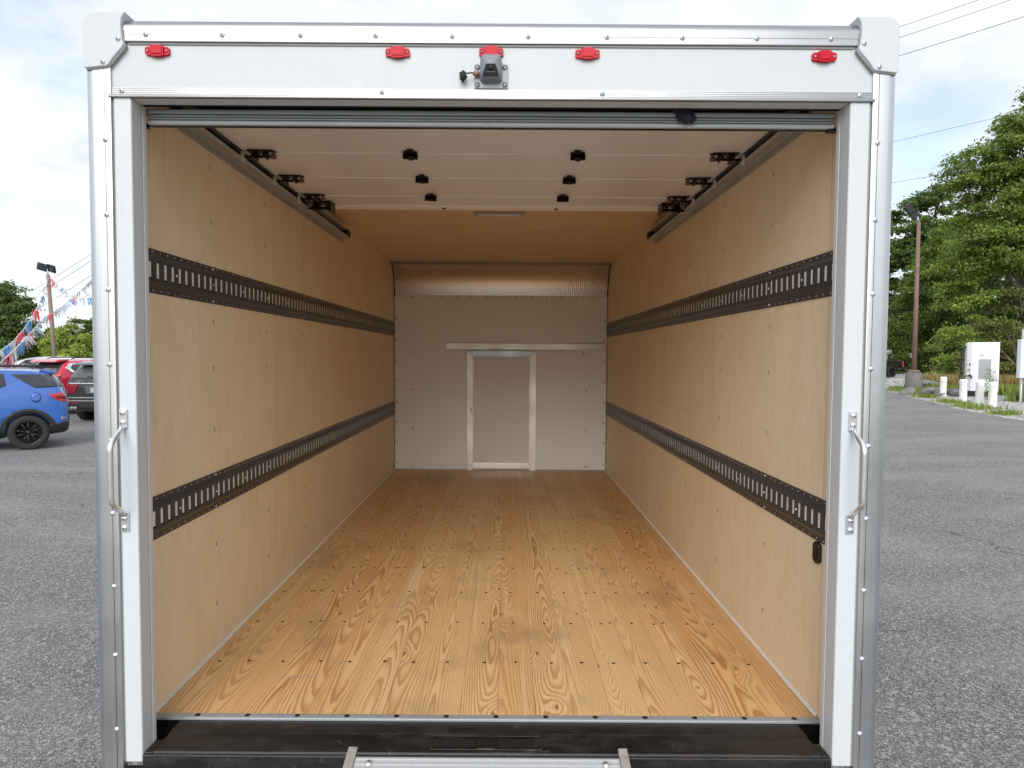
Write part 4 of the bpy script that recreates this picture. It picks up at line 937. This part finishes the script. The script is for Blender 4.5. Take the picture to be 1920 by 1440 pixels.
MB().use('rust_pole').lathe([(0, 1.30), (.30, 1.28), (.36, 1.18), (.36, 1.15)], (0, 0, 0), (0, 0, 1), 20).build('base_plate', lp)
MB().use('galv', True).tube([(0, 0, 10.85), (-.1, 0, 11.25)], .05, 8).build('bracket', lp)
floodlight(lp, (-.62, 0, 11.75), (R(20), R(52), R(10)), 1.05); floodlight(lp, (-.22, .1, 11.35), (R(20), R(52), R(-10)), 1.05)

# --- overhead wires
M['wire'] = plain('dark_cable', (.06, .06, .065), .6)
def pix(px, py, Y):
    x = (px - 950) / 1230; y = -(py - 720) / 1230; c, s = math.cos(.0064), math.sin(.0064); x, y = c * x - s * y, s * x + c * y
    P_ = R(2.47); d = (x, math.cos(P_) + y * math.sin(P_), -math.sin(P_) + y * math.cos(P_)); t = Y / d[1]; return Vector((d[0] * t, Y, EYE + d[2] * t))
def wire(a, b, sag, r, lab, grp):
    pts = [a.lerp(b, k / 16) - Vector((0, 0, sag * 4 * (k / 16) * (1 - k / 16))) for k in range(17)]
    o = MB().use('wire', True).tube(pts, r, 5).build('utility_wire', fix=False); tag(o, lab, 'wire', grp)
GW = 'wires crossing the sky right of the truck'
for (a, b, r_, l) in (((1500, 112, 30), (2100, -93, 24), .011, 'highest wire in the sky at the top right corner'), ((1500, 132, 30), (2100, -72, 24), .011, 'second highest wire in the sky at the top right corner'), ((1500, 161, 30), (2100, -27, 24), .012, 'third wire below the top right corner, over the casting'), ((1500, 306, 52), (2100, 165, 44), .014, 'lone wire running behind the tip of the tallest tree'), ((1500, 371, 52), (2100, 269, 44), .014, 'lowest wire right of the truck, passing through the tallest tree')):
    wire(pix(*a), pix(*b), .05, r_, l, GW)
GW = 'wires crossing the sky left of the truck'
for (a, b, r_, l) in (((-80, 625, 60), (300, 392, 40), .013, 'upper of the two close wires rising to the truck at left'), ((-80, 640, 60), (300, 403, 40), .013, 'lower of the two close wires rising to the truck at left'), ((-80, 668, 60), (300, 430, 40), .013, 'third rising wire, ending lower on the truck at left'),
                      ((-60, 546, 70), (300, 530, 62), .012, 'faint level wire behind the floodlights'), ((-60, 556, 70), (300, 547, 62), .012, 'faint lower level wire behind the pennants'), ((-80, 690, 60), (300, 470, 40), .010, 'thin lowest wire rising behind the pennants at left')):
    wire(pix(*a), pix(*b), .25, r_, l, GW)

# --- pennant strings
PEN = {}
for n_, c_ in (('red', (.62, .02, .05)), ('blue', (.02, .24, .55)), ('silver', (.62, .64, .68)), ('white', (.80, .80, .82))):
    M['pn_' + n_] = plain(n_ + '_foil', c_, .28, .55 if n_ == 'silver' else .1, .25, 6.)
    mb = MB().use('pn_' + n_)
    for k in range(5):
        x = -.11 + k * .055; c = .05 * math.sin(k * 2.3)
        mb.add([(x - .022, 0, 0), (x + .022, 0, 0), (x + .03, c * .5, -.17), (x + .012, c, -.34), (x - .018, c * .7, -.25)], [(0, 1, 2, 3, 4)], True)
    PEN[n_] = mb.mesh('pennant')
def pennants(pts, n, lab, s0, s1, seq=('red', 'silver', 'blue', 'silver'), run=3):
    ps = [pix(*p) for p in pts]; L_ = [0]
    for a, b in zip(ps, ps[1:]): L_.append(L_[-1] + (b - a).length)
    def at(t):
        t *= L_[-1]
        for k in range(len(ps) - 1):
            if t <= L_[k + 1] or k == len(ps) - 2: return ps[k].lerp(ps[k + 1], (t - L_[k]) / (L_[k + 1] - L_[k]))
    rt = tag(empty('pennant_string', ps[0]), lab, 'pennants', 'strings of red, white and blue pennants')
    o = MB().use('pn_white', True).tube([at(k / 40) - ps[0] for k in range(41)], .012, 5).build('cord', rt, fix=False)
    for k in range(n):
        t = (k + .5) / n; p = at(t) - ps[0]; d = at(min(1, t + .01)) - at(max(0, t - .01)); sc_ = s0 + (s1 - s0) * t
        put('pennant', PEN[seq[(k // run) % len(seq)]], rt, p, (rng.normal() * .35, -math.atan2(d.z, math.hypot(d.x, d.y)) * .9, math.atan2(d.y, d.x) + rng.normal() * .25), (sc_, sc_, sc_ * rng.uniform(.7, 1.15)))
pennants([(92, 517, 45), (84, 545, 42), (72, 572, 38), (60, 594, 34), (45, 617, 30), (25, 640, 26), (0, 659, 22), (-60, 690, 18)], 66, 'pennant string falling steeply from the wooden pole to the left edge', 1.5, 2.0, run=5)
pennants([(215, 495, 40), (172, 524, 40), (150, 545, 39), (132, 561, 38), (112, 578, 36), (95, 588, 34), (80, 597, 32), (62, 619, 29), (40, 643, 25), (18, 664, 22), (-10, 690, 19), (-60, 722, 16)], 80, 'lower pennant string running from the truck across the pole to the bottom left', 1.3, 1.9, run=5)
pennants([(94, 519, 45), (104, 530, 44), (117, 540, 43), (130, 550, 41), (141, 557, 40), (158, 560, 39), (176, 557, 38), (215, 540, 36)], 26, 'short pennant string from the pole top towards the truck', 1.5, 1.3)
# ================================================================== CARS
def paint(n, c, **k): M[n] = plain(n, c, .28, 0, .04, 2., Coat_Weight=.9, Coat_Roughness=.04, **k)
paint('blue_paint', (.030, .115, .42)); paint('red_paint', (.50, .015, .045)); paint('black_paint', (.010, .010, .012)); paint('white_paint_car', (.78, .79, .80)); paint('grey_paint', (.08, .085, .09))
M['glass'] = plain('tinted_glass', (.030, .034, .040), .06, 0, .1, 2., Coat_Weight=.5)
M['glassm'] = plain('mid_glass', (.09, .10, .11), .08, 0, .1, 2.); M['glassl'] = plain('pale_glass', (.22, .25, .28), .08, 0, .1, 2.)
M['clad'] = plain('black_cladding', (.012, .012, .013), .55, 0, .1, 8.)
M['chrome'] = plain('chrome', (.80, .81, .83), .12, 1., .05)
M['tail'] = plain('tail_lamp', (.50, .01, .02), .15, 0, .2, 20., Coat_Weight=.6)
M['taild'] = plain('tail_lamp_dark', (.20, .006, .012), .15, 0, .2, 20.)
M['darkrim'] = plain('gloss_black_rim', (.015, .015, .016), .25, .3)
M['tyre'] = plain('tyre_rubber', (.016, .016, .016), .75, 0, .25, 20., .2)
M['shut'] = plain('panel_gap', (.008, .010, .016), .8)
M['plate'] = plain('plate', (.35, .36, .37), .4)

def loft(stations):
    """stations: (x, zbottom, zbelt, zroof, wbelt, wroof) -> closed smooth body"""
    vs = []; n = None
    for x, zb, zt, zr, wb, wr in stations:
        lo = min(zt - .12, .75)
        half = [(0, zb), (wb * .80, zb), (wb * .95, zb + .05), (wb * .985, (zb + lo) / 2), (wb, lo), (wb * .985, zt - .05), (wb * .955, zt), ]
        if zr - zt > .12: half += [((wb * .955 + wr) / 2 + .02, (zt + zr) / 2), (wr, zr - .07), (wr * .86, zr - .01), (0, zr + .012)]
        else: half += [(wb * .90, zt + (zr - zt) * .3), (wb * .80, zt + (zr - zt) * .6), (wb * .6, zr - .005), (0, zr + .005)]
        ring = [(x, y, z) for y, z in half] + [(x, -y, z) for y, z in half[-2:0:-1]]
        n = len(ring); vs += ring
    m = len(stations)
    fs = [(i * n + k, i * n + (k + 1) % n, (i + 1) * n + (k + 1) % n, (i + 1) * n + k) for i in range(m - 1) for k in range(n)] + [tuple(range(n))[::-1], tuple(range((m - 1) * n, m * n))]
    return vs, fs

def evaluated(o):
    bpy.context.view_layer.update(); dg_ = bpy.context.evaluated_depsgraph_get(); return bpy.data.meshes.new_from_object(o.evaluated_get(dg_))

def car(name, loc, heading, label, cat, paintm, stations, axles, rw, rim='chrome', archr=.42, group=None):
    root = tag(empty(name, loc, heading), label, cat, group)
    mb = MB().use(paintm, True); vs, fs = loft(stations); mb.add(vs, fs, True)
    tmp = mb.build('tmp'); sb = tmp.modifiers.new('s', 'SUBSURF'); sb.levels = 2; sb.render_levels = 2
    cut = MB().use('clad')
    for ax in axles:
        for s in (-1, 1): cut.lathe([(0, 0), (archr, 0), (archr, .9), (0, .9)], (ax, s * .62, rw), (0, s, 0), 40, False)
    co_ = cut.build('cut'); bo = tmp.modifiers.new('b', 'BOOLEAN'); bo.operation = 'DIFFERENCE'; bo.object = co_; bo.solver = 'EXACT'
    bo.show_viewport = False; me0 = evaluated(tmp); bm = bmesh.new(); bm.from_mesh(me0); bvh = BVHTree.FromBMesh(bm); bm.free(); bo.show_viewport = True
    me = evaluated(tmp); bpy.data.objects.remove(tmp); bpy.data.objects.remove(co_)
    body = link('body', me, root)
    for ax in axles:
        for s in (-1, 1):
            wb = max(st[4] for st in stations)
            c = (ax, s * (wb - .02), rw); w_ = .235
            t_ = MB().use('tyre').lathe([(rw * .66, .0), (rw * .72, .012), (rw * .93, .010), (rw * .99, -.012), (rw, -.04), (rw, -w_ + .04), (rw * .95, -w_), (rw * .66, -w_)], c, (0, s, 0), 40).build('wheel', root, fix=False)
            rm_ = MB().use(rim).lathe([(rw * .665, .004), (rw * .62, .004), (rw * .60, -.02), (rw * .60, -.12)], c, (0, s, 0), 40, True)
            for k in range(10):
                a = 2 * math.pi * (k // 2) / 5 + (.16 if k % 2 else -.16); a2 = a + (.10 if k % 2 else -.10)
                u = Vector((math.cos(a), 0, math.sin(a))); u2 = Vector((math.cos(a2), 0, math.sin(a2))); o_ = Vector(c)
                rm_.tube([o_ + u * .04 + Vector((0, -s * .03, 0)), o_ + u2 * rw * .63 + Vector((0, -s * .012, 0))], [.020, .014], 6)
            rm_.lathe([(0, -.015), (.055, -.018), (.07, -.04)], c, (0, s, 0), 14)
            rm_.build('rim', t_, fix=False)
            MB().use('shut').lathe([(0, -.13), (rw * .6, -.13)], c, (0, s, 0), 24).build('brake', t_, fix=False)
    def decal(nm, poly, direc, mat, d=.010, cuts=4, parent=None, tri=True):
        """drape an outline onto the body from one side: 'R'/'L' use (x,z); 'B' (rear) uses (y,z); 'F' (front)"""
        b2 = bmesh.new()
        mk = (lambda p: Vector((p[0], 0, p[1]))) if direc in 'RL' else (lambda p: Vector((0, p[0], p[1])))
        b2.faces.new([b2.verts.new(mk(p)) for p in poly]); bmesh.ops.triangulate(b2, faces=b2.faces[:])
        for _ in range(cuts): bmesh.ops.subdivide_edges(b2, edges=[e for e in b2.edges if e.calc_length() > .05], cuts=1); bmesh.ops.triangulate(b2, faces=b2.faces[:])
        bmesh.ops.triangulate(b2, faces=b2.faces[:])
        dv = {'R': Vector((0, 1, 0)), 'L': Vector((0, -1, 0)), 'B': Vector((1, 0, 0)), 'F': Vector((-1, 0, 0))}[direc]
        bad = []
        for v in b2.verts:
            h = bvh.ray_cast(v.co - dv * 6, dv)
            if h[0] is None: bad.append(v)
            else: v.co = h[0] + (h[1] * d if h[1].dot(dv) < 0 else -dv * d) 
        bmesh.ops.delete(b2, geom=bad, context='VERTS')
        m2 = bpy.data.meshes.new(nm); b2.to_mesh(m2); b2.free(); m2.materials.append(M[mat]); m2.polygons.foreach_set('use_smooth', [True] * len(m2.polygons))
        o = link(nm, m2, parent or root); so2 = o.modifiers.new('s', 'SOLIDIFY'); so2.thickness = .004; so2.offset = 0; return o
    return root, body, decal

def ringpoly(cx, cz, r0, r1, a0, a1, n=14):
    return [(cx + r1 * math.cos(R(a0 + (a1 - a0) * k / n)), cz + r1 * math.sin(R(a0 + (a1 - a0) * k / n))) for k in range(n + 1)] + [(cx + r0 * math.cos(R(a1 + (a0 - a1) * k / n)), cz + r0 * math.sin(R(a1 + (a0 - a1) * k / n))) for k in range(n + 1)]

# origin of each car: midpoint of the rear axle on the ground, x forward
SUV = [(-.86, .50, .82, .86, .70, .55), (-.845, .36, 1.00, 1.06, .84, .66), (-.79, .33, 1.12, 1.22, .90, .74), (-.66, .31, 1.20, 1.42, .93, .74), (-.46, .30, 1.25, 1.655, .945, .74), (0, .26, 1.20, 1.69, .95, .745), (1.0, .24, 1.11, 1.71, .955, .74), (1.9, .24, 1.06, 1.69, .955, .72), (2.35, .24, 1.04, 1.52, .95, .70), (2.75, .25, 1.03, 1.22, .945, .72), (3.1, .27, 1.00, 1.08, .93, .72), (3.5, .32, .92, .98, .86, .66), (3.68, .42, .78, .84, .74, .56)]
def common(root, body, dec, side, glass='glass', gas=True, qz=1.66):
    for s in side:
        dec('rear_quarter_window', [(.30, 1.585), (-.34, 1.575), (-.60, 1.315), (-.16, 1.30), (.06, 1.42)], s, glass)
        dec('rear_door_window', [(.42, 1.60), (1.30, 1.61), (1.34, 1.20), (.62, 1.25), (.36, 1.36)], s, glass)
        dec('front_door_window', [(1.40, 1.61), (1.95, 1.56), (2.42, 1.20), (1.42, 1.19)], s, glass)
        for k, ax in enumerate((0, 2.82)): dec('wheel_arch_trim', ringpoly(ax, .37, .425, .50, -12, 192), s, 'clad', .012)
        dec('sill_cladding', [(.46, .47), (2.36, .47), (2.36, .27), (.46, .27)], s, 'clad', .012)
        dec('bumper_cladding', [(-.95, .60), (-.44, .52), (-.44, .28), (-.95, .30)], s, 'clad', .012)
        dec('door_gap', [(.50, 1.26), (.515, 1.26), (.60, 1.02), (.585, .62), (.50, .50), (.485, .50), (.57, .63), (.585, 1.02)], s, 'shut', .007, 2)
        dec('door_gap', [(1.37, 1.22), (1.385, 1.22), (1.385, .48), (1.37, .48)], s, 'shut', .007, 2)

# blue SUV, its right flank towards the camera (facing left)
th = R(33); fwd = math.pi + th    # forward direction (-cos, -sin)
c0 = Vector((-10.02, 13.62, 0)); latv = Vector((math.sin(fwd), -math.cos(fwd), 0))   # right side = forward rotated -90
rt, bd_, dec = car('blue_suv', tuple(c0 + Vector((-latv.x, -latv.y, 0)) * .0 + Vector((-.5, .866, 0)) * .95), fwd, 'bright blue SUV with black wheels parked nearest the truck at left', 'car', 'blue_paint', [((q[0] * .80 if q[0] < 0 else q[0]),) + q[1:] for q in SUV], (0, 2.82), .365, 'darkrim', .43)
dec0 = dec
def dec(nm, poly, direc, *a, **k):
    if direc in 'RL' and not nm.startswith('wheel_arch'): poly = [((x * .80 if x < 0 else x), z) for x, z in poly]
    return dec0(nm, poly, direc, *a, **k)
side = 'L' if (Vector((math.cos(fwd + math.pi / 2), math.sin(fwd + math.pi / 2), 0)).y < 0) else 'R'
common(rt, bd_, dec, side)
dec('rear_quarter_trim', [(-.345, 1.585), (-.52, 1.60), (-.70, 1.36), (-.615, 1.315)], side, 'glass')
tl = dec('tail_light', [(-.44, 1.16), (-.86, 1.20), (-.90, .98), (-.74, 1.00), (-.58, 1.06)], side, 'tail', .012)
dec('lamp_insert', [(-.55, 1.12), (-.80, 1.14), (-.84, 1.05), (-.68, 1.06)], side, 'taild', .018, 3, tl)
fd = dec('fuel_door', ringpoly(-.17, 1.10, .0, .108, 0, 359, 20)[:21], side, 'shut', .007, 2); dec('fuel_flap', ringpoly(-.17, 1.10, .0, .098, 0, 359, 20)[:21], side, 'blue_paint', .014, 2, fd)
dec('door_handle', [(.72, 1.02), (1.00, 1.04), (1.01, 1.00), (.74, .975)], side, 'blue_paint', .035, 2)
dec('handle_trim', [(.70, 1.00), (1.00, 1.02), (1.0, 1.012), (.72, .99)], side, 'shut', .038, 2)
dec('reflector', [(-.80, .66), (-.70, .68), (-.70, .60), (-.80, .62)], side, 'glassl', .014, 2)
dec('tailgate_window', [(-.62, 1.62), (.62, 1.62), (.72, 1.30), (-.72, 1.30)], 'B', 'glass')
dec('rear_bumper', [(-.80, .56), (.80, .56), (.78, .34), (-.78, .34)], 'B', 'clad', .012)
for s in (-1, 1):
    MB().use('clad', True).tube([(-.25, s * .63, 1.70), (-.10, s * .63, 1.745), (1.7, s * .62, 1.76), (1.9, s * .62, 1.72)], [.012, .020, .020, .012], 8).build('roof_rail', rt)
MB().use('blue_paint').prism([(-.36, 1.585), (-.475, 1.605), (-.43, 1.65), (-.22, 1.695), (-.18, 1.65)], 1, -.62, .62).build('roof_spoiler', rt, bevel=.012)

# red SUV, seen from its rear right corner
u = Vector((.40, .916, 0)); h_ = math.atan2(u.y, u.x); rgt = Vector((u.y, -u.x, 0))
c0 = Vector((-14.15, 21.9, 0)) - rgt * .93
ST2 = [(x, zb, zt + .07, zr + .13, wb, wr + .03) for x, zb, zt, zr, wb, wr in SUV]
rt, bd_, dec = car('red_suv', tuple(c0), h_, 'red SUV with a chrome-framed rear quarter window, between the blue and the black SUV', 'car', 'red_paint', ST2, (0, 2.82), .38, 'chrome', .44)
sd2 = 'R'
dec('quarter_window_frame', [(.44, 1.70), (-.34, 1.70), (-.50, 1.55), (-.36, 1.38), (.44, 1.38)], 'R', 'chrome', .008)
dec('rear_quarter_window', [(.44, 1.665), (-.26, 1.66), (-.36, 1.55), (-.24, 1.42), (.44, 1.42)], 'R', 'glass', .014)
dec('rear_door_window', [(.52, 1.70), (1.34, 1.71), (1.34, 1.34), (.52, 1.38)], 'R', 'glass'); dec('front_door_window', [(1.40, 1.70), (1.95, 1.66), (2.42, 1.30), (1.42, 1.33)], 'R', 'glass')
dec('wheel_arch_trim', ringpoly(0, .38, .435, .48, -8, 188), 'R', 'clad', .01); dec('sill_cladding', [(.46, .40), (2.36, .40), (2.36, .27), (.46, .27)], 'R', 'clad', .012)
dec('tailgate_window', [(-.68, 1.72), (.68, 1.72), (.76, 1.36), (-.76, 1.36)], 'B', 'glass')
for s in (-1, 1): dec('tail_light', [(s * .62, 1.28), (s * .88, 1.28), (s * .90, .95), (s * .78, .95)], 'B', 'taild', .014)
dec('rear_bumper', [(-.80, .62), (.80, .62), (.78, .36), (-.78, .36)], 'B', 'clad', .012)
MB().use('red_paint').prism([(-.66, 1.71), (-.76, 1.735), (-.66, 1.80), (-.30, 1.84), (-.25, 1.79)], 1, -.66, .66).build('roof_spoiler', rt, bevel=.015)
for s in (-1, 1): MB().use('clad', True).tube([(-.2, s * .64, 1.83), (-.05, s * .64, 1.88), (1.7, s * .62, 1.89), (1.9, s * .62, 1.85)], .018, 8).build('roof_rail', rt)

# black SUV, rear towards the camera
u = Vector((.03, 1, 0)).normalized(); h_ = math.atan2(u.y, u.x)
rt, bd_, dec = car('black_suv', (-11.95, 19.95, 0), h_, 'glossy black SUV seen squarely from behind, partly hidden by the truck', 'car', 'black_paint', [(x, zb, zt + .04, zr + .09, wb + .02, wr + .03) for x, zb, zt, zr, wb, wr in SUV], (0, 2.82), .385, 'chrome', .44)
dec('tailgate_window', [(-.72, 1.66), (.72, 1.66), (.80, 1.30), (-.80, 1.30)], 'B', 'glassm', .008)
dec('wiper', [(-.10, 1.33), (.32, 1.35), (.30, 1.325), (.0, 1.31)], 'B', 'clad', .02)
dec('chrome_strip', [(-.88, 1.165), (.88, 1.165), (.88, 1.14), (-.88, 1.14)], 'B', 'chrome', .012)
for s in (-1, 1):
    dec('tail_light', [(s * .52, 1.12), (s * .92, 1.13), (s * .93, .86), (s * .62, .86)], 'B', 'taild', .012)
    dec('reflector', [(s * .55, .60), (s * .80, .60), (s * .80, .56), (s * .55, .56)], 'B', 'taild', .014)
    for k in range(2): MB().use('chrome').box(s * (.62 + k * .10) - .042, s * (.62 + k * .10) + .042, 0, .1, 0, .07).build('exhaust_tip', rt, bevel=.01)
for o in list(rt.children):
    if o.name.startswith('exhaust_tip'): o.rotation_euler = (0, 0, R(90)); o.location = (-.78, 0, .40)
dec('plate_recess', [(-.34, 1.06), (.34, 1.06), (.28, .84), (-.28, .84)], 'B', 'glassm', .010)
dec('licence_plate', [(-.16, 1.03), (.16, 1.03), (.16, .88), (-.16, .88)], 'B', 'plate', .018)
dec('lower_trim', [(-.90, .75), (.90, .75), (.90, .72), (-.90, .72)], 'B', 'chrome', .012)
dec('rear_bumper', [(-.86, .64), (.86, .64), (.80, .42), (-.80, .42)], 'B', 'clad', .012)
dec('bumper_strip', [(-.88, .66), (.88, .66), (.88, .635), (-.88, .635)], 'B', 'chrome', .016)
for y_, tw in ((.42, 'GMC'),):
    t_ = tx(tw, .11, 'chrome', (-.905, -.42 + .84, 1.185), (R(90), 0, R(-90)), rt, 'rear_lettering')
MB().use('black_paint').prism([(-.66, 1.67), (-.80, 1.69), (-.66, 1.76), (-.30, 1.80), (-.25, 1.75)], 1, -.68, .68).build('roof_spoiler', rt, bevel=.015)
for s in (-1, 1): MB().use('chrome', True).tube([(-.2, s * .66, 1.79), (-.05, s * .66, 1.84), (1.7, s * .64, 1.85), (1.9, s * .62, 1.81)], .016, 8).build('roof_rail', rt)

# white SUV and dark car farther back
def faraway(name, loc, h, label, pm, dz=0., group=None):
    rt, b_, dec = car(name, loc, h, label, 'car', pm, [(x, zb, zt + dz, zr + dz, wb, wr) for x, zb, zt, zr, wb, wr in SUV], (0, 2.82), .37, 'chrome', .43, group)
    for s in 'RL':
        dec('rear_door_window', [(-.30, 1.585 + dz), (1.30, 1.61 + dz), (1.34, 1.20 + dz), (.0, 1.28 + dz)], s, 'glass'); dec('front_door_window', [(1.40, 1.61 + dz), (1.95, 1.56 + dz), (2.42, 1.20 + dz), (1.42, 1.19 + dz)], s, 'glass')
    dec('windscreen', [(-.62, 1.60 + dz), (.62, 1.60 + dz), (.74, 1.15 + dz), (-.74, 1.15 + dz)], 'F', 'glassl'); return rt
faraway('white_suv', (-17.6, 27.5, 0), R(200), 'white SUV behind the red one, facing left', 'white_paint_car', .18)
faraway('dark_suv', (-17.2, 20.2, 0), R(185), 'dark SUV at the left edge, roof just showing over the blue SUV', 'black_paint', .06)

# black pickup by the wood: tail to the right
TR = [(-1.15, .62, 1.06, 1.12, .90, .70), (-1.12, .55, 1.14, 1.20, .95, .80), (-.6, .50, 1.16, 1.22, .97, .82), (.9, .48, 1.16, 1.22, .97, .82), (1.02, .45, 1.17, 1.30, .97, .74), (1.08, .45, 1.18, 1.78, .97, .74), (1.3, .45, 1.18, 1.84, .97, .74), (2.4, .45, 1.15, 1.84, .97, .73), (2.9, .45, 1.13, 1.70, .97, .71), (3.3, .46, 1.11, 1.25, .96, .74), (3.7, .48, 1.08, 1.18, .95, .76), (4.4, .5, 1.02, 1.10, .92, .72), (4.6, .58, .86, .92, .84, .66)]
u = Vector((-.93, -.37, 0)).normalized(); h_ = math.atan2(u.y, u.x)
pk0 = pix(1662, 700, 51.5)
rt, bd_, dec = car('black_pickup', (pk0.x - .55, 51.5, .52), h_, 'black pickup parked beside the wood, only its tail and red lamp showing', 'pickup', 'black_paint', TR, (0, 3.6), .42, 'darkrim', .48)
rt.scale = (1.15,) * 3
for s in 'RL':
    dec('cab_window', [(1.2, 1.74), (2.35, 1.74), (2.9, 1.25), (1.2, 1.25)], s, 'glass'); dec('wheel_arch_trim', ringpoly(0, .42, .475, .53, -8, 188), s, 'clad', .01)
    dec('tail_light', [(-.92, 1.10), (-1.12, 1.10), (-1.14, .74), (-.92, .74)], s, 'tail', .02)
for s in (-1, 1): dec('tail_light', [(s * .72, 1.10), (s * .93, 1.10), (s * .93, .74), (s * .72, .74)], 'B', 'tail', .02)
MB().use('clad').box(-1.34, -1.14, -.92, .92, .46, .66).build('rear_bumper', rt, bevel=.02)
dec('tailgate_trim', [(-.80, 1.18), (.80, 1.18), (.80, 1.15), (-.80, 1.15)], 'B', 'chrome', .012)
